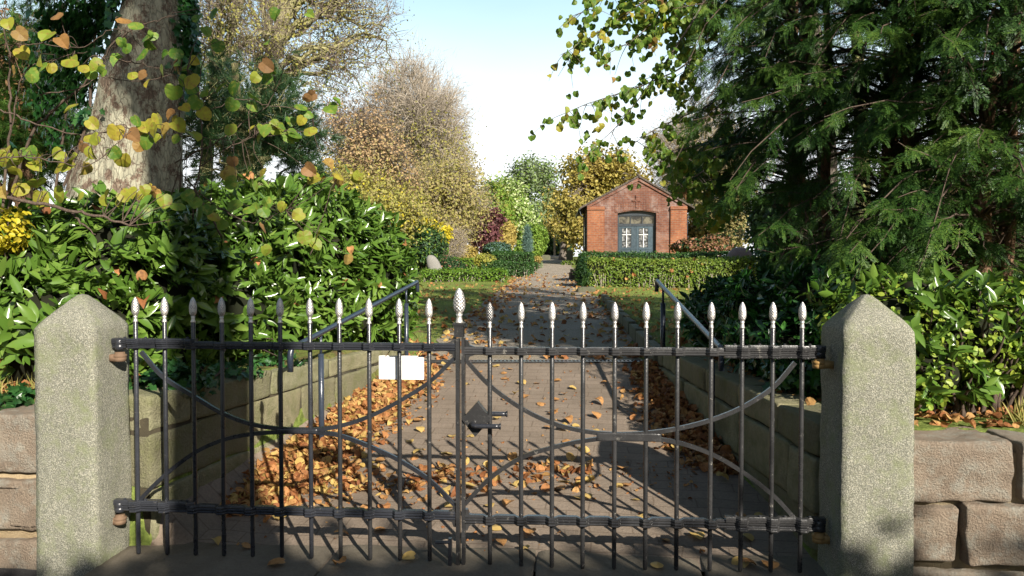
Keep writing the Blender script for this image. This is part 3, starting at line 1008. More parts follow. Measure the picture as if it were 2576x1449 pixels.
L1, offL, pkL = leaf('left leaf of the black iron gate, carrying the white board and the tall middle finial', 292,
    [340, 413, 485, 557, 630, 704, 779, 853, 928, 1004, 1079], ((287, 866), (1147, 873)), ((287, 1272), (1147, 1296)),
    [(355, 885), (410, 947), (485, 995), (557, 1038), (630, 1066), (704, 1078), (790, 1080), (853, 1072), (928, 1048), (1003, 1010), (1080, 961), (1146, 898)],
    [(352, 1258), (410, 1200), (485, 1142), (557, 1108), (630, 1092), (704, 1087), (790, 1087), (853, 1095), (928, 1122), (1003, 1157), (1080, 1207), (1146, 1272)],
    ((747, 751), (795, 802), (810, 816), (1392, 1411)), -1)
L2, offR, pkR = leaf('right leaf of the black iron gate, with diamond lock plate and lever handle', 2070,
    [1232, 1311, 1389, 1467, 1547, 1626, 1705, 1790, 1868, 1945, 2019], ((1167, 882), (2074, 886)), ((1167, 1304), (2074, 1320)),
    [(1170, 903), (1230, 968), (1310, 1026), (1389, 1064), (1467, 1084), (1547, 1092), (1626, 1089), (1705, 1078), (1790, 1056), (1868, 1024), (1945, 974), (2000, 912)],
    [(1170, 1268), (1230, 1205), (1310, 1152), (1389, 1126), (1467, 1109), (1547, 1101), (1626, 1102), (1705, 1113), (1790, 1142), (1868, 1187), (1945, 1246), (2000, 1305)],
    ((760, 760), (810, 809), (825, 826), (1425, 1440)), 1)


def gbox(t, off, name, mat, x0, y0, x1, y1, ya, yb, smooth=False):
    a = Acc(); xa, za = gl(x0, y0); xb, zb = gl(x1, y1)
    box(a, ((xa + xb) / 2, (ya + yb) / 2, (za + zb) / 2), (abs(xb - xa) / 2, abs(yb - ya) / 2, abs(zb - za) / 2))
    return a.build(name, mat, t, smooth, off)


gbox(L1, offL, 'meeting_stile', MAT['iron_worn'], 1147.5, 852, 1158, 1452, -.024, .02)
gbox(L2, offR, 'meeting_stile', MAT['iron_worn'], 1161.5, 850, 1171, 1440, -.02, .02)
# middle cap block, plate and big finial
a = Acc()
gx, gzb = gl(1155.5, 848); _, gz1 = gl(1155, 818); _, gz2 = gl(1155, 812)
box(a, (gx, -.002, (gzb + gz1) / 2), (.0245, .024, (gz1 - gzb) / 2))
box(a, (gx, -.002, (gz1 + gz2) / 2), (.031, .03, (gz2 - gz1) / 2))
o = a.build('cap_block', MAT['iron_worn'], L1, off=offL)
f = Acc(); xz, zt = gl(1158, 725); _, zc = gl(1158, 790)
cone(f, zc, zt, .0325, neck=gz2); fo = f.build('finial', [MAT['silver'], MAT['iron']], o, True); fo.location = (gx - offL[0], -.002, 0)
fo['label'] = 'large pine cone finial'
# little brackets where rails meet the stiles
for t, off, sx, px in ((L1, offL, -1, 1147), (L2, offR, 1, 1171.5)):
    for yy in (873, 1297):
        a = Acc(); x, z = gl(px, yy + (9 if sx > 0 else 0))
        for dz in (-1, 1):
            a = Acc()
            pts = [(x, -.014, z + dz * .02), (x + sx * .052, -.014, z + dz * .02), (x + sx * .02, -.014, z + dz * .032), (x + sx * .012, -.014, z + dz * .055), (x, -.014, z + dz * .058)]
            b = a.n; V = np.array(pts + [(p[0], .014, p[2]) for p in pts])
            a.add(V, [list(range(5)), [9, 8, 7, 6, 5]] + [(k, (k + 1) % 5, 5 + (k + 1) % 5, 5 + k) for k in range(5)])
            a.build('rail_bracket', MAT['iron_worn'], t, off=off)
# weld plates where the arcs touch
for t, off, (x0, y0), (x1, y1), m in ((L2, offR, (1500, 1090), (1664, 1108), MAT['iron_worn']), (L1, offL, (700, 1079), (800, 1089), MAT['iron'])):
    a = Acc(); xa, za = gl(x0, y1); xb, zb = gl(x1, y0)
    stone(a, ((xa + xb) / 2, -.003, (za + zb) / 2), ((xb - xa) / 2, .012, (zb - za) / 2), .005, 8, .0012, 3, freq=60)
    a.build('weld_plate', m, t, True, off)
# diamond lock plate and levers
a = Acc(); D4 = [gl(1163, 1052), gl(1197, 1096), gl(1236, 1052), gl(1202, 1009)]
V = [(x, -.03, z) for x, z in D4] + [(x, .03, z) for x, z in D4]
a.add(V, [(0, 1, 2, 3), (7, 6, 5, 4)] + [(k, 4 + k, 4 + (k + 1) % 4, (k + 1) % 4) for k in range(4)])
lp = a.build('lock_plate', MAT['iron_worn'], L2, off=offR)
for (xa, ya), (xb, yb), sg in (((1192, 1063), (1260, 1061), -1), ((1200, 1047), (1270, 1046), 1)):
    a = Acc(); x0, z0 = gl(xa, ya); x1, _ = gl(xb, yb)
    P = curve([(x0 - .004, sg * .025, z0), (x0, sg * .06, z0 - .001), (x0 + .012, sg * .075, z0 - .002), (x0 + .04, sg * .08, z0 - .002), (x1, sg * .08, z0 - .002)], 5)
    tubes(a, P, np.full(len(P), .0125), 12, cap=True)
    lathe_a = Acc()
    P2 = np.array([(x1, sg * .08, z0 - .002), (x1 + .007, sg * .08, z0 - .002)]); tubes(a, P2, np.full(2, .0165), 12, cap=True)
    a.build('lever_handle', MAT['iron'], lp, True, off)if False else a.build('lever_handle', MAT['iron'], lp, True, offR)
# drop bolt at the foot of the left leaf
a = Acc(); x0, z0 = gl(1098, 1359); x1, z1 = gl(1134, 1359)
tubes(a, np.array([(x0, -.03, z0), (x1, -.03, z1)]), np.full(2, .0085), 10, cap=True)
xx, za = gl(1134, 1350); _, zb = gl(1134, 1452)
box(a, (xx, -.02, (za + zb) / 2), (.009, .014, (za - zb) / 2))
box(a, (xx, -.016, zb + .03), (.02, .012, .012))
a.build('drop_bolt', MAT['iron'], L1, off=offL)
# hinge eyes on the leaves and pintles in the posts
for t, off, px, ys_, m in ((L1, offL, 303, (865, 1273), MAT['iron']), (L2, offR, 2060, (884, 1320), MAT['iron_worn'])):
    for yy in ys_:
        a = Acc(); x, z = gl(px, yy)
        lathe(a, [(.02, z - .03), (.026, z - .028), (.026, z - .008), (.024, z - .006), (.026, z), (.026, z + .022), (.02, z + .028), (.008, z + .034)], 16, (x, -.005, 0))
        a.build('hinge_eye', m, t, True, off)
for P, px, ys_, sg, m in ((PLt, 303, (897, 1305), -1, MAT['rust_iron']), (PRt, 2060, (914, 1351), 1, MAT['brass_iron'])):
    po = np.array(P.location)
    for yy in ys_:
        a = Acc(); x, z = gl(px, yy)
        w = np.array([GP.o[0], GP.o[1], 0]) + GP.u * x
        d = w - po; lx = float(np.dot(d, GP.u)); ly = float(np.dot(d, GP.n))
        lathe(a, [(.02, -.026), (.032, -.024), (.034, -.006), (.031, -.004), (.036, 0), (.036, .012), (.026, .016), (.026, .026)], 16, (lx, ly - .005, z))
        inner = sg * -.15
        box(a, ((lx + inner) / 2, ly - .005, z - .004), (abs(lx - inner) / 2 + .01, .03, .018))
        a.build('hinge_pintle', m, P, True)
# the white board wired to the top rail
x0, z0 = gl(950, 956); x1, z1 = gl(1064, 897)
xm = (x0 + x1) / 2
BO = GP.o + GP.u * xm + GP.n * .028
bt = thing('sign_board', 'blank white enamel board wired to the left gate leaf', 'sign', (BO[0], BO[1], 0), YAW)
a = Acc(); stone(a, (0, 0, (z0 + z1) / 2), ((x1 - x0) / 2, .004, (z1 - z0) / 2), .004, 8, 0, 1); a.build('board', MAT['enamel'], bt)
for dx in (-.088, .088):
    a = Acc(); P = curve([(dx, -.006, z1 - .008), (dx + .012, -.008, z1 + .006), (dx + .03, -.02, z1 + .03), (dx + .02, -.024, z1 + .05)], 5)
    tubes(a, P, np.full(len(P), .0022), 6); a.build('tie_wire', MAT['wire'], bt, True)


# ---------------------------------------------------------------- handrails
def handrail(label, top, bottom, posts, drop):
    b0 = at(*bottom)
    t = thing('handrail', label, 'handrail', (b0[0], b0[1], float(gz(b0[0], b0[1]))), 0, 'handrails along the ramp')
    off = np.array(t.location)
    a = Acc(); p0, p1 = at(*bottom), at(*top)
    d = nrm(p1 - p0)
    dn = np.array([0, 0, -1.0])
    P = np.vstack([[p0 + dn * .16], [p0 + dn * .07], curve([p0 + dn * .05, p0 + d * .02, p0 + d * .08], 4), curve([p1 - d * .08, p1 - d * .02, p1 + dn * .05], 4), [p1 + dn * drop]])
    tubes(a, P, np.full(len(P), .022), 12, cap=True)
    a.build('rail', MAT['rail_blue'], t, True, off)
    for q, r in posts:
        a = Acc(); p = p0 + (p1 - p0) * q
        zb = min(float(gz(p[0], p[1])), p[2] - .4) - .1
        tubes(a, np.array([(p[0], p[1], zb), (p[0], p[1], p[2] - .16)]), np.full(2, r), 12, cap=True)
        tubes(a, np.array([(p[0], p[1], p[2] - .16), (p[0], p[1], p[2] - .01)]), np.full(2, r * .5), 8, cap=True)
        a.build('post', MAT['rail_blue'], t, True, off)
    return t


handrail('dark tube handrail rising beside the laurel hedge on the left', (1050, 709, 8.3), (730, 878, 5.35), ((.17, .022), (.87, .022)), .11)
handrail('blue black tube handrail beside the shaded wall on the right', (1652, 706, 8.3), (1815, 878, 5.6), ((.1, .022), (.86, .026)), .12)
# ---------------------------------------------------------------- chapel
CD = 45.0
CPl = Pl(1477, CD, R(-3.3))
cl = CPl.loc
CZ = float(gz(*CPl.o[:2]))
ch = thing('brick_chapel', 'small red brick chapel with gable front and blue grey double doors', 'chapel', (CPl.o[0], CPl.o[1], 0), R(-3.3))
W = cl(1727, 600)[0]; ze = cl(1477, 517)[1]; ax, az = cl(1606.5, 447); LEN = 7.0
xa, xb = cl(1553.5, 600)[0], cl(1650.5, 600)[0]; zsp = cl(1600, 536)[1]; zar = cl(1600, 530)[1]; z0 = CZ - .5
rd = .38
zr = lambda x: ze + (az - ze) * (x / ax if x < ax else (W - x) / (W - ax))
a = Acc()
def poly(pts, y, flip=False):
    V = [(x, y, z) for x, z in pts]; a.add(V, [list(range(len(V)))[::-1] if flip else list(range(len(V)))])
poly([(0, z0), (xa, z0), (xa, zr(xa)), (0, ze)], 0)
poly([(xb, z0), (W, z0), (W, ze), (xb, zr(xb))], 0)
arc = [(xa + (xb - xa) * q, zsp + (zar - zsp) * (1 - (2 * q - 1) ** 2)) for q in np.linspace(0, 1, 9)]
for (p, q) in zip(arc[:-1], arc[1:]):
    tp = [(p[0], zr(p[0])), (q[0], zr(q[0]))]
    if p[0] < ax < q[0]: poly([p, q, tp[1], (ax, az), tp[0]], 0)
    else: poly([p, q, tp[1], tp[0]], 0)
    a.add([(p[0], 0, p[1]), (p[0], rd, p[1]), (q[0], rd, q[1]), (q[0], 0, q[1])], [(0, 1, 2, 3)])
for x, s in ((xa, 1), (xb, -1)):
    a.add([(x, 0, z0), (x, rd, z0), (x, rd, zsp), (x, 0, zsp)], [(0, 1, 2, 3)])
a.add([(0, 0, z0), (0, 0, ze), (0, LEN, ze), (0, LEN, z0)], [(0, 1, 2, 3)])
a.add([(W, 0, z0), (W, 0, ze), (W, LEN, ze), (W, LEN, z0)], [(3, 2, 1, 0)])
poly([(0, z0), (W, z0), (W, ze), (ax, az), (0, ze)], LEN, True)
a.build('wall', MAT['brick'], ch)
# corner piers with corbelled caps
for x0, x1 in ((0, cl(1520, 600)[0]), (cl(1686, 600)[0], W)):
    a = Acc(); zc = cl(1500, 529)[1]; zc2 = cl(1500, 523.5)[1]
    xm = (x0 + x1) / 2; hw = (x1 - x0) / 2
    box(a, (xm, -.06, (z0 + zc) / 2), (hw, .057, (zc - z0) / 2))
    box(a, (xm, -.09, zc + .06), (hw + .02, .088, .045)); box(a, (xm, -.075, zc + .16), (hw + .01, .073, .05))
    a.build('corner_pier', MAT['brick_o'], ch)
# rowlock course over the door, iron cross
a = Acc()
n = 26
for k in range(n):
    q = (k + .5) / n; x = xa - .15 + (xb - xa + .3) * q
    zz = zsp + (zar - zsp) * (1 - (2 * q - 1) ** 2)
    box(a, (x, -.012, zz + .27), (.044, .025, .24))
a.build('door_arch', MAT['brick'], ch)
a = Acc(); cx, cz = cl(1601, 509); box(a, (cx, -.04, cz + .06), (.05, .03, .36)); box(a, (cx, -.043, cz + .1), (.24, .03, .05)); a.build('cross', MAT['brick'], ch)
# gable verge bricks
for s in (0, 1):
    a = Acc()
    p, q = ((-.05, ze), (ax, az)) if s == 0 else ((ax, az), (W + .05, ze))
    d = np.array([q[0] - p[0], q[1] - p[1]]); L = np.linalg.norm(d); d /= L; nn = np.array([d[1], -d[0]])
    V = []
    for y in (-.09, -.002):
        for u, v in ((0, 0), (L, 0), (L, .16), (0, .16)):
            V.append((p[0] + d[0] * u + nn[0] * v, y, p[1] + d[1] * u + nn[1] * v))
    a.add(V, [(3, 2, 1, 0), (4, 5, 6, 7), (0, 1, 5, 4), (2, 3, 7, 6), (1, 2, 6, 5), (3, 0, 4, 7)])
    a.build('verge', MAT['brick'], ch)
# roof: two slopes with overhang
a = Acc()
for s in (-1, 1):
    e = (-.42, ze - .42 * (az - ze) / ax) if s < 0 else (W + .42, ze - .42 * (az - ze) / (W - ax))
    tz = .11; y0, y1 = -.17, LEN + .2
    V = [(ax, y0, az + .02), (e[0], y0, e[1] + .02), (e[0], y1, e[1] + .02), (ax, y1, az + .02)]
    V += [(x, y, z + tz) for x, y, z in V]
    a.add(V, [(0, 1, 2, 3), (7, 6, 5, 4), (0, 4, 5, 1), (1, 5, 6, 2), (2, 6, 7, 3)])
ro = a.build('roof', MAT['slate'], ch)
a = Acc(); tubes(a, np.array([(ax, -.18, az + .12), (ax, LEN + .2, az + .12)]), np.full(2, .09), 10, cap=True); a.build('ridge', MAT['slate'], ro, True)
for x in (-.46, W + .46):
    a = Acc(); zz = ze - .42 * (az - ze) / ax
    tubes(a, np.array([(x, -.15, zz), (x, LEN + .15, zz)]), np.full(2, .06), 8, cap=True)
    tubes(a, np.array([(x, .3, zz), (x * .8 + (.0 if x < 0 else W * .2), .32, zz - .3), (x * .2 if x < 0 else W + .09, .34, zz - .5), (x * .2 if x < 0 else W + .09, .34, z0)]), np.full(4, .045), 8)
    a.build('gutter', MAT['doordark'], ch, True)
# door frame, transom, leaves
zb = CZ; yd = rd - .08
a = Acc(); fw = .09
box(a, (xa + fw / 2 + .002, yd, (zb + zsp) / 2), (fw / 2, .06, (zsp - zb) / 2)); box(a, (xb - fw / 2 - .002, yd, (zb + zsp) / 2), (fw / 2, .06, (zsp - zb) / 2))
zt0, zt1 = cl(1600, 563)[1], cl(1600, 541)[1]
box(a, ((xa + xb) / 2, yd, zt0 - .05), ((xb - xa) / 2 - fw - .004, .06, .07))
V = [(x, yd - .055, z + .0) for x, z in arc] + [(xb - .003, yd - .055, zt1), (xa + .003, yd - .055, zt1)]
V2 = [(x, yd + .06, z) for x, _, z in V]
k = len(V); a.add(V + V2, [list(range(k)), list(range(k, 2 * k))[::-1]] + [(i, (i + 1) % k, k + (i + 1) % k, k + i) for i in range(k)])
df = a.build('door_frame', MAT['doordark'], ch)
tw = (xb - xa - 2 * fw) / 3
a = Acc()
for i in (1, 2): box(a, (xa + fw + tw * i, yd + .005, (zt0 + zt1) / 2 + .01), (.025, .04, (zt1 - zt0) / 2 - .012))
box(a, ((xa + xb) / 2, yd + .003, zt1 - .03), ((xb - xa) / 2 - fw - .005, .036, .025))
a2 = Acc(); box(a2, ((xa + xb) / 2, yd + .03, (zt0 + zt1) / 2), ((xb - xa) / 2 - fw, .008, (zt1 - zt0) / 2))
tr = a.build('transom_window', MAT['doordark'], ch); a2.build('pane', MAT['pane_dark'], tr)
ztop = zt0 - .125
mid = (xa + xb) / 2
for s in (-1, 1):
    x0, x1 = (xa + fw + .008, mid - .006) if s < 0 else (mid + .006, xb - fw - .008)
    xm = (x0 + x1) / 2; hw = (x1 - x0) / 2
    gx0, gx1 = (cl(1565.5, 600)[0], cl(1589.5, 600)[0]) if s < 0 else (cl(1608, 600)[0], cl(1632, 600)[0])
    g0, g1 = cl(1600, 622)[1], cl(1600, 574)[1]
    a = Acc()
    box(a, ((x0 + gx0) / 2, yd, (zb + ztop) / 2 + .01), ((gx0 - x0) / 2, .03, (ztop - zb) / 2 - .01)); box(a, ((x1 + gx1) / 2, yd, (zb + ztop) / 2 + .01), ((x1 - gx1) / 2, .03, (ztop - zb) / 2 - .01))
    gm = (gx0 + gx1) / 2; gh = (gx1 - gx0) / 2
    box(a, (gm, yd, (g1 + ztop) / 2), (gh - .001, .029, (ztop - g1) / 2)); box(a, (gm, yd, (zb + g0) / 2 + .01), (gh - .001, .029, (g0 - zb) / 2 - .01))
    box(a, (xm, yd - .035, g0 - .1), (hw * .72, .014, .03)); box(a, (xm, yd - .035, (zb + g0) / 2 - .1), (hw * .6, .014, (g0 - zb) / 2 - .22))
    d = a.build('door', MAT['door'], ch)
    a = Acc(); box(a, (gm, yd + .01, (g0 + g1) / 2), (gh, .006, (g1 - g0) / 2)); a.build('pane', MAT['pane'], d)
    a = Acc(); box(a, (gm, yd - .022, (g0 + g1) / 2), (.017, .012, (g1 - g0) / 2)); box(a, (gm, yd - .02, g0 + (g1 - g0) * .67), (gh, .012, .016)); a.build('white_glazing_cross', MAT['whitewood'], d)
    a = Acc(); box(a, (gm, yd - .018, g0 + (g1 - g0) * .33), (gh, .01, .016))
    for q in (-1, 1): box(a, (gm + q * (gh - .012), yd - .018, (g0 + g1) / 2), (.012, .014, (g1 - g0) / 2))
    a.build('glazing_bar', MAT['doordark'], d)
    a = Acc(); hx = mid + s * .09; hz = cl(1600, 637)[1]
    tubes(a, np.array([(hx - s * .02, yd - .04, hz), (hx + s * .14, yd - .07, hz)]), np.full(2, .018), 8, cap=True); box(a, (hx, yd - .036, hz - .03), (.025, .008, .09)); a.build('handle', MAT['iron'], d)
# board on the left flank
a = Acc(); box(a, (-.05, 1.6, cl(1477, 598)[1] + .1), (.04, .8, .62)); a.build('notice_panel', MAT['whitewood'], ch)


# ---------------------------------------------------------------- stones, cross, planter
def slab_stone(name, label, cat, px, pyb, D, w, h, d, mat, lean=0.0, group=None, seed=1, rnd=.06, sink=.06):
    p = at(px, pyb, D); z = float(gz(p[0], p[1]))
    a = Acc(); stone(a, (0, 0, h / 2 - sink / 2), (w / 2, d / 2, h / 2 + sink / 2), min(rnd, d * .45), 11, .012, seed, freq=6)
    V = a.V[0]; q = np.clip(V[:, 2] / h, 0, 1)
    V[:, 0] *= 1 - .35 * np.clip((q - .55) / .45, 0, 1) ** 2
    V[:, 0] += lean * np.clip(V[:, 2], 0, None)
    o = a.build(name, mat, smooth=True); o.location = (p[0], p[1], z)
    return tag(o, label, cat, group)


def rock(name, label, px, py, D, w, h, d, mat, lean=0.0, seed=1):
    p = at(px, py, D); z = float(gz(p[0], p[1]))
    V, Q = cubegrid(14); P = nrm(np.sign(V) * np.abs(V) ** .8)
    P = np.sign(P) * np.abs(P) ** .85
    P = P * [w / 2, d / 2, h / 2 + .1]; P[:, 2] += h / 2 - .1
    P += nrm(P) * (.03 * smooth_noise(P, 5, seed))[:, None]
    P[:, 0] += lean * P[:, 2]
    a = Acc(); a.add(P, Q); o = a.build(name, mat, smooth=True); o.location = (p[0], p[1], z)
    return tag(o, label, 'gravestone')


rock('boulder_gravestone', 'tall leaning grey boulder gravestone behind the low box hedge', 1104, 698, 25.9, .48, .86, .34, MAT['boulder'], -.3, 3)
rock('boulder_gravestone', 'rounded reddish boulder gravestone above the right clipped hedge', 1861, 680, 25, .95, 1.12, .7, MAT['boulder_red'], 0, 9)
slab_stone('headstone', 'pale narrow headstone further left behind the bright hedge', 'headstone', 1159, 655, 44, .26, .66, .14, MAT['headstone'], 0, 'small far headstones', 2, sink=.3)
slab_stone('headstone', 'pale leaning headstone beside the golden bush', 'headstone', 1190, 655, 44, .32, .95, .14, MAT['headstone'], .1, 'small far headstones', 4, sink=.3)
slab_stone('headstone', 'mossy grey headstone among the dwarf conifers', 'headstone', 1118, 672, 32, .55, .75, .2, MAT['kerb'], 0, None, 5)
slab_stone('headstone', 'round topped stone beside the oak trunk', 'headstone', 1433, 657, 58, .5, .75, .16, MAT['kerb'], 0, None, 6)
slab_stone('headstone', 'low grey stone block left of the wooden cross', 'headstone', 1372, 657, 60, .8, .4, .3, MAT['kerb'], 0, None, 7)
slab_stone('edging_stone', 'small grey kerb stone lying at the hedge corner by the path', 'stone', 1475, 726, 20.5, .5, .16, .3, MAT['kerb'], 0, None, 8)
# wooden cross
p = at(1395, 655, 66); z = float(gz(p[0], p[1]))
ct = thing('wooden_cross', 'tall weathered wooden cross at the far end of the path', 'cross', (p[0], p[1], z))
a = Acc(); box(a, (0, 0, 1.25), (.085, .07, 1.27)); a.build('shaft', MAT['oldwood'], ct)
a = Acc(); box(a, (0, -.005, 2.2), (.6, .06, .075)); a.build('cross_beam', MAT['oldwood'], ct)
a = Acc(); stone(a, (0, -.2, .08), (.75, .4, .16), .08, 8, .02, 4); a.build('base_stone', MAT['headstone'], ct, True)
# dark planter with a chain at the hedge end
p = at(1447, 697, 28); z = float(gz(p[0], p[1]))
pt = thing('stone_planter', 'dark square stone planter with hanging chain at the hedge end', 'planter', (p[0], p[1], z), .1)
a = Acc(); stone(a, (0, 0, .12), (.2, .2, .13), .02, 6, .006, 1); stone(a, (0, 0, .30), (.16, .16, .075), .02, 6, .004, 2); a.build('body', MAT['darkstone'], pt, True)
a = Acc(); P = curve([(-.12, -.2, .36), (-.07, -.215, .25), (0, -.22, .22), (.07, -.215, .25), (.12, -.2, .36)], 5); tubes(a, P, np.full(len(P), .012), 6); a.build('chain', MAT['iron_worn'], pt, True)
# ---------------------------------------------------------------- plants
UPV = np.array([0, 0, 1.0])


def scatter(acc, T, P, nout, size, mi=0, up=.4, rnd=.6, droop=0.0, r=None):
    """leaves at P whose blades face roughly nout (plus up); random heading"""
    r = r or rng
    if not isinstance(T, list): T = [T]
    m = len(P)
    n = nrm(nout + up * UPV + rnd * r.normal(size=(m, 3)))
    d = r.normal(size=(m, 3)) + np.array([0, 0, -droop])
    M = frames(d - (d * n).sum(1, keepdims=True) * n, n)
    s = size * r.uniform(.7, 1.25, m)
    k = r.integers(0, len(T), m)
    for j in range(len(T)):
        q = k == j
        if q.any(): inst(acc, T[j], M[q], P[q], s[q], mi)


def tree(name, label, base, trunk, r0, ell, n1, n2, n3, bark, layers, cat='tree', group=None, seed=1, lo=.35, tipr=.5, tapers=(.55, .3, .12), twiglen=None, r1=.35, limbs0=.25, droop=0.0, twigmat=None):
    """trunk: list of points (base first). ell: crown volume. layers: dicts kind leaf/twig"""
    global rng
    keep = rng; rng = r = np.random.default_rng(seed)
    base = np.asarray(base, float)
    t = thing(name, label, cat, base, 0, group)
    wood, crown = Acc(), Acc()
    tp = curve(trunk, 6); k = len(tp)
    rad = r0 * (1 - .62 * np.linspace(0, 1, k)); rad[:3] *= [1.35, 1.15, 1.05]
    tp[0, 2] -= .2
    tubes(wood, tp, rad, 12)
    def pick(src, P, lo_, hi_):
        """start points on the trunk, lower than the branch end"""
        q = np.clip((P[:, 2] - tp[0, 2]) / (tp[-1, 2] - tp[0, 2]) - r.uniform(.1, .35, len(P)), lo_, hi_)
        i = (q * (k - 1)).astype(int)
        return tp[i], rad[i]
    if n1:
        P1, _, _ = in_ell([(c, s * .62) for c, s in ell], n1, .2, r)
        S1, rs = pick(tp, P1, limbs0, .98)
        d1 = nrm(nrm(P1 - S1) + np.array([0, 0, .5]))
        B1 = bez(S1, d1, P1, 9, .035)
        tubes(wood, B1, np.linspace(1, .3, 9)[None] * np.minimum(rs * .55, r0 * r1)[:, None], 6)
        P2, N2, _ = in_ell([(c, s * .92) for c, s in ell], n2, lo, r)
        dd = ((P2[:, None] - P1[None]) ** 2).sum(-1); dd *= r.uniform(.7, 1.4, dd.shape)
        par = dd.argmin(1)
        ti = r.integers(3, 9, n2)
        S2 = B1[par, ti]
        d2 = nrm(nrm(P2 - S2) + nrm(B1[par, 8] - B1[par, 4]) * .6 + np.array([0, 0, .25]))
        B2 = bez(S2, d2, P2, 7, .05)
        tubes(wood, B2, np.linspace(1, .28, 7)[None] * r0 * tapers[2] * r.uniform(.6, 1.2, (n2, 1)), 5)
        par3 = r.integers(0, n2, n3); ti = r.integers(2, 7, n3)
        S3 = B2[par3, ti]
        out = N2[par3]
        L = tipr * r.uniform(.4, 1.2, (n3, 1))
        P3 = S3 + nrm(out * .8 + r.normal(size=(n3, 3)) * .75 + np.array([0, 0, .25 - droop])) * L
        B3 = bez(S3, nrm(P3 - S3 + r.normal(size=(n3, 3)) * .15 * L), P3, 4, .04)
        tubes(crown, B3, np.linspace(1, .35, 4)[None] * r0 * .04 * np.ones((n3, 1)), 3, 0)
    else:
        P3, _, _ = in_ell(ell, n3, lo, r); B3 = np.repeat(P3[:, None], 4, 1); par3 = np.arange(n3)
    C = np.array([e[0] for e in ell]); Cm = C.mean(0)
    mats = [twigmat or bark]
    for L in layers:
        mats.append(L['mat']); mi = len(mats) - 1
        per = L.get('per', 1); m = int(n3 * per)
        i = r.integers(0, n3, m)
        P = B3[i, r.integers(1, 4, m)] + r.normal(size=(m, 3)) * L.get('spread', .1)
        if 'zmax' in L: P = P[P[:, 2] < L['zmax'] + r.normal(size=len(P)) * L.get('zsoft', .5)]
        if 'zmin' in L: P = P[P[:, 2] > L['zmin'] + r.normal(size=len(P)) * L.get('zsoft', .5)]
        if not len(P): continue
        out = nrm(P - Cm)
        if L['kind'] == 'leaf': scatter(crown, L.get('T', KITE), P, out, L['size'], mi, L.get('up', .4), L.get('rnd', .7), L.get('droop', .3), r)
        else:
            m = len(P)
            d = nrm(out * L.get('out', .7) + r.normal(size=(m, 3)) * .6 + np.array([0, 0, L.get('lift', .2)]))
            M = frames(d, r.normal(size=(m, 3)))
            inst(crown, L.get('T', TWIG), M, P, L['size'] * r.uniform(.5, 1.3, m), 0 if L.get('bark') else mi)
    wood.build('trunk', bark, t, True, base)
    crown.build('crown', mats, t, False, base)
    rng = keep
    return t


def gp(px, D, y=None):
    """point on the ground under image column px at depth D"""
    p = at(px, 670, D); p[2] = float(gz(p[0], p[1])); return p


def trunkto(b, top, n=4, wob=.0, seed=0):
    r = np.random.default_rng(seed)
    P = np.array([b + (top - b) * q for q in np.linspace(0, 1, n)])
    P[1:-1] += r.normal(size=P[1:-1].shape) * wob
    return P


def shrub(name, label, px, D, ell, n, T, size, mat, cat='shrub', group=None, seed=1, lo=.55, up=.4, rnd=.7, stems=14, extra=None, core=.0, droop=.2, bark='bark_twig', rs=.012):
    r = np.random.default_rng(seed)
    b = gp(px, D)
    t = thing(name, label, cat, b, 0, group)
    P, Nn, kk = in_ell(ell, n, lo, r)
    def ruff(P, kk):
        C = np.array([e[0] for e in ell])[kk]; sz = max(e[1].max() for e in ell)
        return C + (P - C) * (1 + .17 * smooth_noise(P, 4.5 / sz, seed) + .1 * smooth_noise(P, 14 / sz, seed + 1))[:, None]
    P = ruff(P, kk)
    zg = gz(P[:, 0], P[:, 1]); q = P[:, 2] > zg + .02; P, Nn = P[q], Nn[q]
    a = Acc(); scatter(a, T, P, Nn, size, 0, up, rnd, droop, r)
    mats = [mat]
    if extra:
        for (m2, T2, n2, s2, lo2) in extra:
            mats.append(m2); P2, N2, k2 = in_ell(ell, n2, lo2, r); P2 = ruff(P2, k2)
            q = P2[:, 2] > gz(P2[:, 0], P2[:, 1]) + .03
            scatter(a, T2, P2[q], N2[q], s2, len(mats) - 1, up, rnd, droop, r)
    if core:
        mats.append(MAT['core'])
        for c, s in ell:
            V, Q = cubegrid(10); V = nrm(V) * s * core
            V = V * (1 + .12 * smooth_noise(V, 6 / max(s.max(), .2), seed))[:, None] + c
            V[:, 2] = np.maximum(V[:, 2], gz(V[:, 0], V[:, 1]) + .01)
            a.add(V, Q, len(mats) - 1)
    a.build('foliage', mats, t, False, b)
    s = Acc(); E2, _, _ = in_ell(ell, stems, .2, r)
    S = b + np.column_stack([(E2[:, 0] - b[0]) * .3, (E2[:, 1] - b[1]) * .3, np.full(stems, -.05)])
    S[:, 2] = gz(S[:, 0], S[:, 1]) - .03
    tubes(s, bez(S, np.tile(UPV, (stems, 1)), E2, 6, .03), np.linspace(1, .35, 6)[None] * rs * np.ones((stems, 1)), 5)
    s.build('stem', MAT[bark], t, True, b)
    return t


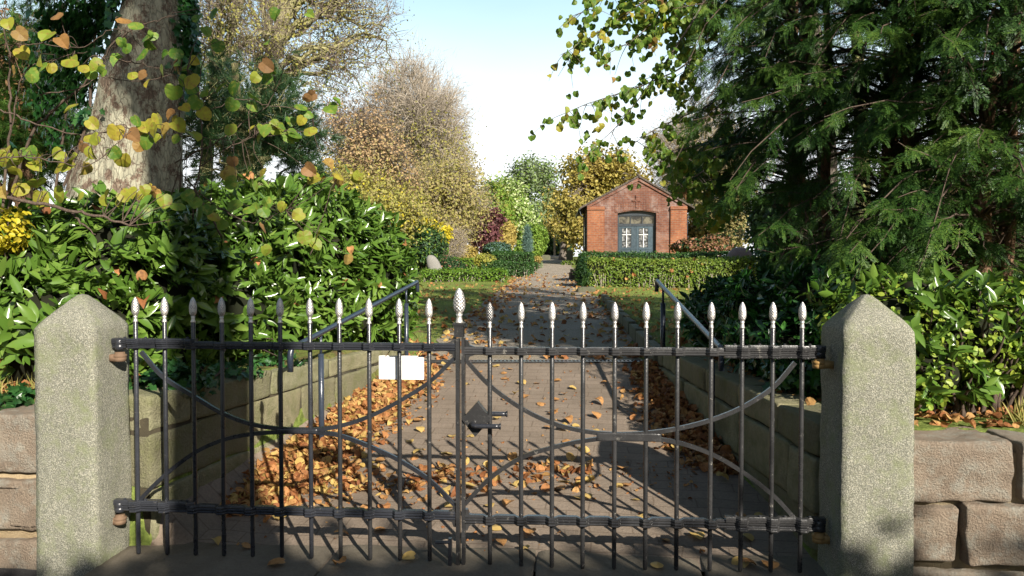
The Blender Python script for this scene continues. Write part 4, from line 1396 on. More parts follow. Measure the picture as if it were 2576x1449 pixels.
def clipped(name, label, pxl, pxr, D, ytop, depth, h, T, size, mat, dens, cat='hedge', group=None, seed=1, rz=R(-3.3), jit=.03, extra=None):
    """clipped hedge: box of leaves over a solid core coloured as inner shade; near face at depth D"""
    r = np.random.default_rng(seed)
    p0, p1 = gp(pxl, D), gp(pxr, D)
    L = p1[0] - p0[0]; c = (p0 + p1) / 2
    H = float(at((pxl + pxr) / 2, ytop, D)[2] - c[2]) if h is None else h
    fa = np.array([L * H, L * H * .4, L * depth, depth * H, depth * H]); n = int(dens * fa.sum())
    k = r.choice(5, n, p=fa / fa.sum())
    u, v = r.random(n), r.random(n)
    x = np.where(k < 3, (u - .5) * L, np.where(k == 3, -L / 2, L / 2))
    y = np.where(k == 0, 0, np.where(k == 1, depth, np.where(k == 2, v * depth, u * depth)))
    z = np.where(k == 2, H, v ** .85 * H)
    Nn = np.array([(0, -1, 0), (0, 1, 0), (0, 0, 1), (-1, 0, 0), (1, 0, 0)], float)[k]
    P = np.column_stack([x, y, z])
    P += Nn * (r.normal(size=n) * jit)[:, None] + r.normal(size=(n, 3)) * .008
    P[:, 2] += .025 * smooth_noise(P, 3.0, seed) * (z / H); P[:, 1] += .03 * smooth_noise(P, 2.2, seed + 3)
    ca, sa = math.cos(rz), math.sin(rz)
    rot = lambda q: np.column_stack([q[:, 0] * ca - q[:, 1] * sa, q[:, 0] * sa + q[:, 1] * ca, q[:, 2]])
    P = rot(P); Nn = rot(Nn)
    P[:, 2] += gz(P[:, 0] + c[0], P[:, 1] + c[1]) - c[2]
    a = Acc(); scatter(a, T, P, Nn, size, 0, .3, .75, 0, r)
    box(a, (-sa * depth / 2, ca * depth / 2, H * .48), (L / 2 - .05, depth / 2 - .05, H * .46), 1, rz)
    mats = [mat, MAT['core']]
    if extra:
        mats.append(extra[0]); q = r.choice(n, extra[1], replace=False); scatter(a, DRY, P[q] + Nn[q] * .03, Nn[q], extra[2], 2, .4, .6, 0, r)
    # bare stems at the foot
    m = int(L * 9)
    xx = (r.random(m) - .5) * L
    S = rot(np.column_stack([xx, np.full(m, -.01), np.full(m, -.05)])); Tq = rot(np.column_stack([xx + r.normal(size=m) * .05, np.full(m, .02), np.full(m, H * .5)]))
    tubes(a, bez(S, np.tile(UPV, (m, 1)), Tq, 4, .03), np.full((m, 4), .008), 4, len(mats)); mats.append(MAT['bark_beech'])
    o = a.build(name, mats); o.location = tuple(c)
    return tag(o, label, cat, group)


# ---- clipped hedges of the graveyard
clipped('clipped_hedge', 'low bright box hedge in front of the grey boulder', 1060, 1272, 25.2, None, .5, .36, KITE, .07, MAT['box'], 800, seed=2)
clipped('clipped_hedge', 'long sunlit clipped hedge across the right lawn, below the chapel', 1482, 1900, 22.4, 655, 1.1, None, KITE, .075, MAT['hedge_y'], 900, seed=3, extra=(MAT['litter'], 26, .11))
clipped('clipped_hedge', 'taller dark green hedge running behind the sunlit one to the chapel', 1462, 1860, 25.5, 640, 1.2, None, KITE, .08, MAT['hedge_d'], 620, seed=4)
clipped('clipped_hedge', 'low shaded front tier of the square clipped hedge left of the path', 1212, 1326, 29.5, 661, .9, None, KITE, .075, MAT['hedge_d'], 800, seed=5)
clipped('clipped_hedge', 'taller square clipped hedge left of the path', 1236, 1336, 31.5, 638, 2.2, None, KITE, .08, MAT['hedge_d'], 620, seed=6)
clipped('clipped_hedge', 'small bright green hedge among the left graves', 1136, 1192, 34, 652, .8, None, KITE, .08, MAT['box'], 600, seed=7)
clipped('clipped_hedge', 'small low hedge at the far right of the path end', 1417, 1460, 46, 658, .8, None, KITE, .1, MAT['hedge_y'], 400, seed=8)
clipped('clipped_hedge', 'tiny dark hedge block behind the square hedge', 1338, 1350, 36, 662, .6, None, KITE, .08, MAT['hedge_d'], 500, seed=9)
clipped('clipped_hedge', 'pale green hedge block by the path beyond the square hedge', 1350, 1362, 40, 662, .6, None, KITE, .08, MAT['pale'], 500, seed=10)
shrub('yew_bush', 'dark green feathery bush at the left end of the sunlit hedge', 1468, 23, [E(1470, 690, 23, 22, 40, .5)], 2600, KITE, .09, MAT['dkgreen'], seed=11, core=.7, extra=[(MAT['yew'], BLADE, 1500, .16, .8)])
shrub('golden_privet', 'yellow variegated bush at the corner of the square hedge', 1218, 30, [E(1220, 655, 30, 28, 18, .5)], 2200, KITE, .08, MAT['goldpriv'], seed=12, core=.7)
shrub('dwarf_conifer', 'dark spreading dwarf conifer behind the boulder', 1128, 28, [E(1128, 668, 28, 30, 24, .6), E(1150, 676, 28, 26, 16, .5)], 3000, KITE, .08, MAT['dkgreen'], seed=13, core=.7, extra=[(MAT['hydr'], WIDE, 120, .09, .9)])
shrub('yellow_dwarf_shrub', 'tiny golden yellow shrub inside the low box hedge', 1166, 26.3, [E(1168, 693, 26.3, 20, 9, .3)], 1100, KITE, .05, MAT['goldpriv'], seed=14, core=.6)
shrub('rhododendron', 'big dark evergreen shrub above the boulder gravestone', 1072, 30, [E(1072, 620, 30, 48, 56, 1.0), E(1040, 650, 30, 36, 40, .8)], 6500, KITE, .12, MAT['dkgreen'], seed=15, core=.75, extra=[(MAT['fresh'], KITE, 900, .11, .9)])
shrub('yellow_maple_shrub', 'bright yellow flat topped shrub over the dark evergreen', 1105, 33, [E(1100, 586, 33, 36, 24, .8), E(1075, 568, 33, 26, 18, .6)], 3200, WIDE, .13, MAT['yellow'], seed=16, lo=.2, stems=8, rs=.03)
shrub('brown_round_shrub', 'brown round bare shrub between the yellow shrub and the plum', 1128, 36, [E(1132, 612, 36, 36, 36, .8)], 5000, KITE, .1, MAT['beech'], seed=17, lo=.2, extra=[(MAT['bark_beech'], TWIG, 5000, .5, .2)])
shrub('pale_yellow_shrub', 'pale yellow leafed bush under the purple plum', 1180, 38, [E(1166, 634, 38, 34, 20, .8)], 3600, WIDE, .12, MAT['tan'], seed=18, core=.5, lo=.3)
shrub('tan_shrub', 'tan golden bush right of the purple plum', 1258, 42, [E(1262, 612, 42, 30, 36, 1.0), E(1280, 590, 42.5, 20, 34, .8)], 5200, WIDE, .13, MAT['tan'], seed=19, core=.5, lo=.3)
shrub('juniper', 'blue green juniper mound above the square hedge', 1253, 38, [E(1253, 628, 38, 34, 20, .9)], 4200, KITE, .12, MAT['pine'], seed=20, core=.7, extra=[(MAT['bluegr'], KITE, 1500, .12, .8)])
shrub('blue_spruce', 'small slender blue grey conifer at the path side', 1327, 44, [E(1327, 612, 44, 11, 30, .25), E(1327, 590, 44, 6, 26, .14)], 3600, BLADE, .22, MAT['bluegr'], cat='conifer', seed=21, lo=.5, up=.1, droop=.4)
shrub('green_shrub', 'light green bush right of the small blue conifer', 1350, 48, [E(1345, 612, 48, 30, 46, .9), E(1318, 628, 47, 24, 30, .7)], 6500, WIDE, .14, MAT['fresh'], seed=22, core=.6, lo=.3)
shrub('low_heather', 'brownish low plants at the foot of the pale hedge block', 1352, 39, [E(1352, 652, 39, 12, 9, .3)], 700, KITE, .08, MAT['tan'], seed=23)
shrub('hydrangea', 'faded hydrangea bush with pink brown heads in front of the chapel corner', 1765, 30, [E(1765, 622, 30, 66, 22, .9), E(1795, 606, 30, 34, 16, .7)], 4200, WIDE, .13, MAT['bronze'], seed=24, core=.7, extra=[(MAT['hydr'], ROUND, 900, .09, .93), (MAT['dkgreen'], WIDE, 1500, .14, .6)])
shrub('copper_shrub', 'brown and olive shrubs beside the right flank of the chapel', 1775, 44, [E(1775, 570, 46, 48, 62, 1.5), E(1830, 560, 44, 60, 70, 1.5)], 9000, WIDE, .17, MAT['beech'], seed=25, lo=.2, core=.5, extra=[(MAT['dkgreen'], WIDE, 3000, .17, .3)])

# ---- trees of the middle distance
def simple_tree(name, label, px, D, ell, r0, n, bark, layers, seed, top=None, lean=0.0, **kw):
    b = gp(px, D)
    C = np.array([e[0] for e in ell]); tz = max(c[2] + .55 * s[2] for c, s in ell)
    tp = np.array([C[:, 0].mean() * .7 + b[0] * .3, C[:, 1].mean() * .5 + b[1] * .5, tz]) if top is None else top
    return tree(name, label, b, trunkto(b, tp, 5, r0 * .5, seed), r0, ell, *n, bark, layers, seed=seed, **kw)


simple_tree('plum_tree', 'small dark purple leaved plum tree', 1216, 41, [E(1208, 566, 41, 40, 40, .9), E(1240, 562, 41, 34, 26, .8), E(1195, 595, 41, 28, 28, .7), E(1222, 600, 41, 32, 30, .8)], .09, (10, 60, 500), MAT['bark_grey'],
    [dict(kind='leaf', mat=MAT['purple'], per=16, size=.17, spread=.16, T=WIDE)], 31)
simple_tree('variegated_maple', 'pale cream and green maple beyond the plum', 1300, 52, [E(1292, 520, 52, 30, 66, 1.6), E(1312, 560, 52, 36, 44, 1.4), E(1262, 480, 52, 26, 40, 1.2), E(1335, 590, 52, 22, 30, 1.0)], .14, (14, 90, 800), MAT['bark_grey'],
    [dict(kind='leaf', mat=MAT['white'], per=9, size=.21, spread=.22, T=WIDE), dict(kind='leaf', mat=MAT['fresh'], per=8, size=.2, spread=.25, T=WIDE)], 32)
simple_tree('young_maple', 'light green tree standing left of the cream maple', 1262, 50, [E(1256, 540, 50, 32, 50, 1.4), E(1240, 500, 50, 22, 40, 1.2)], .11, (10, 60, 600), MAT['bark_grey'],
    [dict(kind='leaf', mat=MAT['fresh'], per=9, size=.2, spread=.22, T=WIDE), dict(kind='leaf', mat=MAT['sparse'], per=4, size=.17, spread=.22)], 33)
for sd, (px, D, e, lab) in enumerate([
    (1330, 78, [E(1318, 452, 78, 34, 52, 2.5), E(1300, 520, 78, 28, 46, 2.2), E(1330, 560, 78, 34, 60, 2.2)], 'tall blue green poplar left of the golden oak'),
    (1368, 80, [E(1366, 455, 80, 32, 50, 2.5), E(1380, 530, 80, 38, 60, 2.4), E(1362, 590, 80, 30, 40, 2.0)], 'tall blue green poplar partly behind the golden oak')]):
    simple_tree('poplar_tree', lab, px, D, e, .28, (18, 110, 800), MAT['bark_grey'], [dict(kind='leaf', mat=MAT['pale'], per=8, size=.26, spread=.4, T=WIDE), dict(kind='leaf', mat=MAT['fresh'], per=3, size=.26, spread=.4, T=WIDE)], 34 + sd, group=None, tipr=1.2)
simple_tree('oak_tree', 'large golden leaved oak left of the chapel roof', 1416, 60, [E(1480, 438, 62, 70, 62, 3.0), E(1565, 436, 62, 68, 52, 2.8), E(1440, 510, 61, 56, 48, 2.6), E(1520, 520, 61, 60, 46, 2.6), E(1405, 550, 60, 34, 36, 1.8), E(1470, 572, 60, 50, 34, 2.0), E(1440, 600, 60, 24, 22, 1.5)], .3, (34, 200, 700), MAT['bark_grey'],
    [dict(kind='leaf', mat=MAT['oak'], per=20, size=.27, spread=.3, T=WIDE, rnd=.9)], 36, tipr=.9, limbs0=.3, lo=.15)
shrub('dark_spruce', 'dark evergreen mass behind the wooden cross', 1385, 74, [E(1375, 610, 74, 40, 44, 1.8), E(1350, 590, 75, 26, 40, 1.4), E(1412, 622, 75, 30, 34, 1.4)], 6500, WIDE, .3, MAT['dkgreen'], cat='conifer', seed=38, core=.8)
simple_tree('distant_bare_tree', 'purplish bare tree rising behind the right end of the chapel roof', 1690, 66, [E(1690, 400, 66, 74, 110, 4), E(1735, 440, 66, 60, 100, 4), E(1760, 340, 68, 70, 90, 4)], .3, (26, 260, 2200), MAT['bark_beech'],
    [dict(kind='twig', mat=MAT['bark_beech'], per=5, size=.9, spread=.35, lift=.5, bark=True), dict(kind='leaf', mat=MAT['beech'], per=2, size=.22, spread=.5)], 39, tipr=1.3)
simple_tree('distant_bare_tree', 'bare olive tree filling the gap between chapel and yews', 1800, 60, [E(1790, 470, 60, 80, 90, 4), E(1840, 400, 60, 70, 100, 4)], .28, (20, 200, 1700), MAT['bark_beech'],
    [dict(kind='twig', mat=MAT['bark_beech'], per=6, size=.9, spread=.35, lift=.5, bark=True), dict(kind='leaf', mat=MAT['beech'], per=6, size=.24, spread=.5), dict(kind='leaf', mat=MAT['fresh'], per=2, size=.24, spread=.5, zmax=5.5)], 40, tipr=1.3)

# the bare crowned beeches on the left side of the avenue
simple_tree('beech_tree', 'tall round bare beech whose pinkish crown stands against the sky', 1075, 44, [E(1045, 258, 44, 110, 118, 4), E(1115, 300, 44, 86, 120, 3.5), E(1130, 400, 44, 70, 90, 3.2), E(980, 290, 45, 90, 120, 4)], .32, (60, 560, 4600), MAT['bark_beech'],
    [dict(kind='twig', mat=MAT['bark_beech'], per=3.0, size=.62, spread=.25, lift=.3, out=.6, bark=True), dict(kind='leaf', mat=MAT['sparse'], per=3, size=.16, spread=.4, zmax=9.0, zsoft=1.0), dict(kind='leaf', mat=MAT['beech'], per=4, size=.16, spread=.4, zmax=8.0, zsoft=1.0)], 41, tipr=1.0, group='avenue trees on the left')
simple_tree('beech_tree', 'olive yellow tree below and right of the pinkish bare crown', 1130, 40, [E(1120, 480, 40, 84, 78, 3), E(1165, 520, 40, 50, 76, 2.5), E(1060, 520, 40, 84, 80, 3), E(1110, 570, 40, 86, 50, 3)], .22, (26, 240, 2200), MAT['bark_beech'],
    [dict(kind='leaf', mat=MAT['beech'], per=11, size=.15, spread=.32), dict(kind='leaf', mat=MAT['sparse'], per=6, size=.15, spread=.32), dict(kind='twig', mat=MAT['bark_beech'], per=3, size=.6, spread=.25, bark=True)], 42, tipr=.8, group='avenue trees on the left', limbs0=.1)
simple_tree('larch_tree', 'rust brown feathery tree in front of the bare beech', 930, 33, [E(900, 330, 33, 84, 110, 2.5), E(960, 440, 33, 90, 90, 2.5), E(890, 500, 33, 90, 90, 2.5)], .24, (26, 260, 2400), MAT['bark_grey'],
    [dict(kind='leaf', mat=MAT['rust'], per=9, size=.12, spread=.25, T=KITE), dict(kind='leaf', mat=MAT['beech'], per=6, size=.13, spread=.35, zmax=6.8, zsoft=1.0), dict(kind='twig', mat=MAT['bark_beech'], per=4, size=.5, spread=.2, bark=True)], 43, tipr=.8, group='avenue trees on the left', limbs0=.1)
simple_tree('beech_tree', 'yellow green tree behind the right shoulder of the laurel hedge', 960, 30, [E(930, 540, 30, 90, 80, 2.5), E(1010, 560, 30, 70, 70, 2.0), E(860, 520, 30, 80, 80, 2.5)], .2, (20, 200, 1700), MAT['bark_grey'],
    [dict(kind='leaf', mat=MAT['sparse'], per=11, size=.13, spread=.3), dict(kind='leaf', mat=MAT['yellow'], per=1.5, size=.13, spread=.3), dict(kind='leaf', mat=MAT['beech'], per=5, size=.13, spread=.3)], 44, tipr=.7, group='avenue trees on the left', limbs0=.1)
# nearer half bare tree with lichened limbs
b = gp(640, 15)
tree('lichened_tree', 'half bare tree with yellow lichened limbs right of the big trunk', b, [b, at(640, 470, 15), at(625, 300, 15), at(690, 130, 15), at(720, -30, 15), at(740, -200, 15)], .21,
    [E(760, 120, 15.5, 190, 160, 2.2), E(640, 60, 15, 170, 150, 2), E(880, 90, 16, 130, 130, 2), E(700, 290, 15, 150, 90, 1.6), E(560, -60, 15, 200, 120, 2), E(850, -80, 16, 200, 120, 2), E(905, 170, 17, 80, 100, 1.8), E(930, 40, 17, 90, 90, 1.8)], 36, 200, 1150, MAT['bark_lich'],
    [dict(kind='twig', mat=MAT['twig_purple'], per=2.8, size=.42, spread=.1, lift=.1), dict(kind='leaf', mat=MAT['sparse'], per=4.5, size=.05, spread=.2, T=WIDE)], seed=45, tipr=.6, twigmat=MAT['twig_purple'], tapers=(.5, .3, .1), r1=.4)
b = gp(500, 13)
tree('lichened_tree', 'slender twin lichened tree close behind the big ivy trunk', b, [b, at(520, 420, 13), at(540, 200, 13), at(590, 60, 13), at(625, -90, 13)], .12,
    [E(600, 30, 13, 110, 150, 1.6), E(520, 120, 13, 70, 120, 1.4)], 14, 110, 700, MAT['bark_lich'],
    [dict(kind='twig', mat=MAT['twig_purple'], per=3, size=.35, spread=.1), dict(kind='leaf', mat=MAT['sparse'], per=3, size=.05, spread=.2, T=WIDE)], seed=46, tipr=.45, r1=.4, twigmat=MAT['twig_purple'])
# blue green pine behind the laurel
b = gp(620, 11.5)
tree('pine_tree', 'blue green pine behind the laurel hedge, beside the big trunk', b, [b, at(625, 480, 11.5), at(600, 300, 11.5), at(590, 160, 11.5)], .13,
    [E(540, 330, 11.5, 110, 80, 1.3), E(700, 310, 11.5, 120, 70, 1.2), E(620, 220, 11.7, 130, 60, 1.2), E(560, 430, 11.5, 130, 60, 1.2), E(760, 400, 11.5, 90, 50, 1.0), E(480, 250, 12, 70, 90, 1.0)], 22, 130, 560, MAT['bark_lich'],
    [dict(kind='twig', mat=MAT['pine'], T=PINE[0], per=3.2, size=.24, spread=.06, lift=.3), dict(kind='twig', mat=MAT['dkgreen'], T=PINE[1], per=.8, size=.24, spread=.06, lift=.3)], seed=47, tipr=.35, limbs0=.2, cat='pine')
simple_tree('dark_conifer', 'dark conifer at the far left behind the ivy trunk', 40, 11, [E(40, 120, 11, 130, 150, 1.4), E(0, 330, 11, 120, 130, 1.4), E(110, 300, 11, 90, 150, 1.2)], .15, (20, 160, 900), MAT['bark_yew'],
    [dict(kind='twig', mat=MAT['yew'], T=PINE[0], per=3.5, size=.24, spread=.1, lift=-.2), dict(kind='leaf', mat=MAT['bronze'], per=2, size=.07, spread=.2)], 48, tipr=.4, cat='conifer', limbs0=.05)

# ---- the big ivy clad lime trunk
TD = 7.6
b = gp(300, TD)
bt = thing('lime_tree', 'huge old lime trunk with pale flaking bark at the left', 'tree', b)
rows = [(700, 90, 445), (480, 158, 428), (400, 185, 425), (300, 215, 428), (200, 236, 436), (100, 262, 436), (0, 290, 432), (-200, 320, 440), (-500, 330, 445), (-900, 345, 440)]
zz, cxs, hw = [], [], []
for y, l, r_ in rows:
    p = at((l + r_) / 2, y, TD); zz.append(p[2]); cxs.append(p[0]); hw.append((r_ - l) / 2 / F * TD)
zf = np.linspace(zz[0] - .3, zz[-1], 90); cf = np.interp(zf, zz, cxs); hf = np.interp(zf, zz, hw)
n = 72; th_ = np.arange(n) / n * 2 * np.pi
V = np.stack([cf[:, None] + hf[:, None] * np.cos(th_), b[1] + .15 + hf[:, None] * .92 * np.sin(th_), np.broadcast_to(zf[:, None], (90, n))], -1)
but = 1 + .06 * np.sin(th_ * 5 + 1) * np.exp(-(zf[:, None] - zf[0]) * .7)
V[..., 0] = cf[:, None] + (V[..., 0] - cf[:, None]) * but; Vf = V.reshape(-1, 3)
Nn = nrm(np.stack([np.broadcast_to(np.cos(th_), (90, n)), np.broadcast_to(np.sin(th_), (90, n)), np.zeros((90, n))], -1).reshape(-1, 3))
Vf = Vf + Nn * (.035 * smooth_noise(Vf * [1, 1, .35], 5, 4) + .014 * smooth_noise(Vf * [1, 1, .3], 22, 7))[:, None]
i = np.arange(89)[:, None] * n; j = np.arange(n)[None]; j2 = (j + 1) % n
a = Acc(); a.add(Vf, np.stack([i + j, i + j2, i + n + j2, i + n + j], -1).reshape(-1, 4)); a.build('trunk', MAT['bark_big'], bt, True, b)
# high crown out of frame with bare limbs
a = Acc(); r = np.random.default_rng(5)
tp = at(385, -850, TD)
Pe, _, _ = in_ell([(tp + np.array([-.5, .5, 2.2]), np.array([3, 3, 2.2]))], 40, .3, r)
tubes(a, bez(np.tile(tp, (40, 1)) + r.normal(size=(40, 3)) * .1, np.tile(UPV, (40, 1)), Pe, 8, .05), np.linspace(.12, .02, 8)[None] * np.ones((40, 1)), 6); a.build('limb', MAT['bark_big'], bt, True, b)
# ivy climbing it
def on_trunk(px, py):
    """surface point near the visible face"""
    z = at(px, py, TD)[2]; c = np.interp(z, zz, cxs); h = np.interp(z, zz, hw)
    x = at(px, py, TD)[0]; q = np.clip((x - c) / h, -1, 1)
    return np.array([x, b[1] + .15 - h * .92 * math.sqrt(max(0, 1 - q * q)) - .03, z]), np.array([q, -math.sqrt(max(0, 1 - q * q)), 0])
iv = thing('ivy', 'dark glossy ivy climbing the left and right edges of the big lime trunk', 'ivy', b)
a = Acc(); r = np.random.default_rng(8); Ps, Ns = [], []
def blob(px, py, sx, sy, m):
    for _ in range(m):
        x, y = px + r.normal() * sx, py + r.normal() * sy
        p, q = on_trunk(x, y)
        ex = at(x, y, TD)[0] - p[0]
        if abs(ex) > .02: p = p + [ex, -.15 + abs(ex) * .3 + r.uniform(-.2, .2), 0]
        else: p = p + q * r.uniform(0, .1)
        Ps.append(p); Ns.append(q + [0, -.5, 0])
for args in ((225, 40, 38, 50, 420), (190, 110, 26, 40, 260), (150, 30, 40, 60, 320), (205, 190, 22, 34, 170), (170, 250, 20, 40, 140), (135, 330, 14, 40, 70), (110, 200, 30, 80, 260), (250, 10, 26, 24, 160), (448, 60, 8, 50, 200), (452, 150, 9, 40, 120), (446, -60, 9, 60, 160), (235, 300, 14, 14, 30), (150, 130, 40, 70, 420), (180, 60, 40, 50, 300), (265, -90, 40, 60, 300)): blob(*args)
scatter(a, IVY, np.array(Ps), np.array(Ns), .085, 0, .25, .35, .8, r); a.build('leaves', MAT['ivy'], iv, False, b)
a = Acc()
for pts in ([(150, 480), (165, 400), (200, 300), (215, 200), (225, 60), (250, -50)], [(175, 470), (235, 340), (238, 260), (205, 180), (190, 60)], [(120, 480), (135, 380), (150, 250), (150, 100), (140, 0)], [(440, 480), (436, 300), (446, 160), (450, 40), (446, -80)]):
    P = curve([on_trunk(*p)[0] for p in pts], 5); tubes(a, P, np.full(len(P), .014), 6)
a.build('stem', MAT['bark_twig'], iv, True, b)

# ---- cherry laurel hedge on the left bank
def laurel(name, label, px, D, ells, nclus, per, leaf, mat, seed, core=.8, cat='hedge', extra=None, axis_up=.5, zmin=None):
    r = np.random.default_rng(seed)
    b = gp(px, D); t = thing(name, label, cat, b)
    P, Nn, _ = in_ell(ells, nclus, .74, r)
    q = (P[:, 2] > gz(P[:, 0], P[:, 1]) + .02) | (P[:, 1] < 0)
    front = (Nn[:, 1] < .45) | (Nn[:, 2] > .2)
    q &= front; P, Nn = P[q], Nn[q]
    # drop clusters buried deep inside a neighbouring mass
    inside = np.zeros(len(P), int)
    for c, s in ells: inside += ((((P - c) / s) ** 2).sum(1) < .62)
    P, Nn = P[inside == 0], Nn[inside == 0]
    m = len(P)
    ax = nrm(Nn + axis_up * UPV + r.normal(size=(m, 3)) * .4)
    i = np.repeat(np.arange(m), per)
    A = ax[i]
    side = nrm(np.cross(A, r.normal(size=(len(i), 3))))
    ang = r.uniform(.45, 1.3, len(i))
    d = nrm(A * np.cos(ang)[:, None] + side * np.sin(ang)[:, None] + np.array([0, 0, -.12]))
    nn = nrm(A * np.sin(ang)[:, None] - side * np.cos(ang)[:, None] + r.normal(size=(len(i), 3)) * .25)
    M = frames(d, nn)
    O = P[i] + A * (r.uniform(-.1, .06, len(i)))[:, None]
    s = leaf * r.uniform(.42, 1.25, len(i)) * r.uniform(.8, 1.15, m)[i]
    a = Acc(); k = r.integers(0, 3, len(i))
    for j in range(3): inst(a, LAUREL[j], M[k == j], O[k == j], s[k == j], 0)
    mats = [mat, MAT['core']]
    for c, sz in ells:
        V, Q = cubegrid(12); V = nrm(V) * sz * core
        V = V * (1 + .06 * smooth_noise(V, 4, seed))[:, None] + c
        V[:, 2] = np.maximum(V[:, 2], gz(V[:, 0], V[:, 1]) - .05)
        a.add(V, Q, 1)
    if extra:
        mats.append(extra[0]); m2 = r.choice(m, extra[1], replace=False)
        scatter(a, DRY, P[m2] + Nn[m2] * .09, Nn[m2], extra[2], 2, .3, .6, .5, r)
    a.build('foliage', mats, t, True, b)
    st = Acc(); m2 = r.choice(m, min(m, 90), replace=False)
    S = P[m2] * [1, 1, 0] + [0, 0, 0]; S = S * .6 + np.array([b[0], b[1], 0]) * .4; S[:, 2] = gz(S[:, 0], S[:, 1])
    tubes(st, bez(S, np.tile(UPV, (len(m2), 1)), P[m2], 6, .04), np.linspace(.016, .005, 6)[None] * np.ones((len(m2), 1)), 5)
    st.build('stem', MAT['bark_twig'], t, True, b)
    return t


laurel('laurel_hedge', 'tall glossy cherry laurel hedge left of the gate in full sun', 250, 6.2,
       [E(70, 720, 5.6, 260, 200, .8), E(330, 730, 5.9, 250, 230, .8), E(180, 850, 5.3, 220, 170, .6), E(520, 800, 6.3, 210, 170, .7), E(430, 880, 5.9, 130, 110, .55), E(-180, 760, 5.8, 260, 240, .9)],
       3300, 9, .15, MAT['laurel'], 51, extra=(MAT['litter'], 46, .08))
laurel('laurel_hedge', 'taller laurel bushes further back, reaching to the head of the left handrail', 800, 8.2,
       [E(620, 660, 7.4, 200, 200, .9), E(790, 640, 8.2, 170, 185, .9), E(900, 690, 8.5, 135, 165, .8), E(960, 770, 8.7, 84, 120, .6), E(760, 780, 7.6, 150, 110, .6), E(860, 800, 8.2, 120, 80, .5), E(480, 620, 7.4, 180, 120, .8)],
       3400, 9, .145, MAT['laurel'], 52, extra=(MAT['litter'], 26, .08))

# yellow berried shrub at the left edge
shrub('yellow_shrub', 'bright yellow leaved shrub at the far left edge before the laurels', 10, 5.0, [E(8, 585, 5.0, 52, 60, .25)], 700, ROUND, .035, MAT['yellow'], seed=53, lo=.3, stems=10, rs=.006)

# ---- lime sapling: long basal shoots with big yellowing leaves in front of the trunk
r = np.random.default_rng(14)
SD = 5.0
b = gp(-60, 5.6)
sp = thing('lime_sapling', 'lime basal shoots with large yellowing heart shaped leaves before the big trunk', 'sapling', b)
wd = Acc(); allb = []
def shoot(pts, D, r0_, r1_=.003):
    Ds = np.linspace(D[0], D[1], len(pts)) if isinstance(D, tuple) else [D] * len(pts)
    P = curve([at(x, y, d) for (x, y), d in zip(pts, Ds)], 7)
    P[1:-1] += r.normal(size=P[1:-1].shape) * .006
    tubes(wd, P, np.linspace(r0_ * .75, r1_ * .7, len(P)), 7); allb.append(P)
shoot([(-60, 700), (10, 560), (75, 345), (165, 255), (225, 195), (260, 145), (320, 80), (400, 50), (450, 30)], (5.4, 5.0), .017)
shoot([(-80, 250), (0, 275), (100, 315), (210, 340), (330, 325), (450, 342), (560, 352), (640, 345)], (5.0, 5.6), .009)
shoot([(-60, 480), (30, 500), (175, 530), (260, 548), (325, 568)], (4.8, 5.0), .019, .010)
shoot([(175, 530), (205, 560), (240, 590)], 4.95, .012, .006)
shoot([(-10, 620), (20, 380), (25, 200), (12, 60), (20, -40)], 5.2, .014)
shoot([(-40, 120), (40, 112), (120, 112), (200, 120), (280, 75), (330, 80)], 5.1, .006)
shoot([(25, 330), (60, 190), (130, 150), (220, 130)], 5.1, .006)
shoot([(-40, 400), (60, 395), (150, 408), (230, 412), (330, 330)], 4.8, .007)
shoot([(260, 145), (300, 150), (370, 165), (430, 185), (510, 250)], (5.0, 5.6), .006)
shoot([(100, 240), (200, 220), (250, 195), (360, 205), (470, 175)], (5.1, 5.3), .006)
shoot([(480, 620), (490, 480), (510, 350), (500, 230), (515, 120), (510, 40)], 6.0, .011)
shoot([(440, 410), (530, 365), (610, 310), (680, 250), (760, 60)], 6.1, .009)
shoot([(500, 420), (600, 360), (700, 330), (790, 330)], 6.1, .007)
shoot([(490, 300), (600, 250), (700, 270), (780, 275), (850, 270)], 6.2, .006)
shoot([(560, 600), (480, 460), (430, 440)], 5.9, .012)
shoot([(470, 470), (580, 540), (640, 560), (720, 530)], 5.9, .007)
shoot([(780, 640), (820, 520), (850, 450), (915, 460)], 6.6, .006)
shoot([(430, 490), (455, 400), (430, 300)], 5.7, .006)
Aall = np.concatenate(allb)
leaves = dict(g=[(64,195),(112,180),(250,195),(338,70),(370,100),(310,135),(310,165),(440,140),(425,145),(462,203),(515,240),(508,268),(518,85),(505,55),(692,44),(770,48),(670,115),(680,203),(592,262),(640,275),(625,245),(575,230),(338,310),(380,365),(445,355),(280,390),(65,390),(840,265),(830,280),(755,275),(780,300),(715,330),(740,315),(720,355),(745,350),(448,528),(410,540),(535,535),(565,565),(490,510),(610,520),(655,530),(600,470),(640,440),(870,430)],
    y=[(47,140),(80,90),(131,100),(132,175),(205,180),(330,200),(645,203),(465,280),(230,312),(375,325),(395,328),(225,360),(245,355),(98,395),(20,398),(190,405),(150,412),(634,340),(660,350),(580,328),(765,313),(785,333),(410,502),(330,495),(280,505),(100,495),(145,500),(60,480),(95,470),(530,555),(720,525),(810,600),(780,610),(790,445),(910,455),(45,410),(85,415),(300,400),(15,385),(5,505),(350,500)],
    o=[(8,68),(38,92),(148,110),(97,155),(37,176),(141,52),(180,160),(300,55),(365,205),(405,185),(443,190),(465,173),(490,165),(665,170),(445,293),(432,310),(420,335),(318,355),(480,350),(195,380),(215,425),(700,320),(770,253),(800,250),(672,443),(582,412),(400,490),(205,500),(10,490),(650,578),(655,630),(870,660),(800,425),(840,455),(870,462),(560,440),(385,480)])
lv = Acc()
leaves['y'] += leaves['o'][::3]; leaves['o'] = [p for i, p in enumerate(leaves['o']) if i % 3]
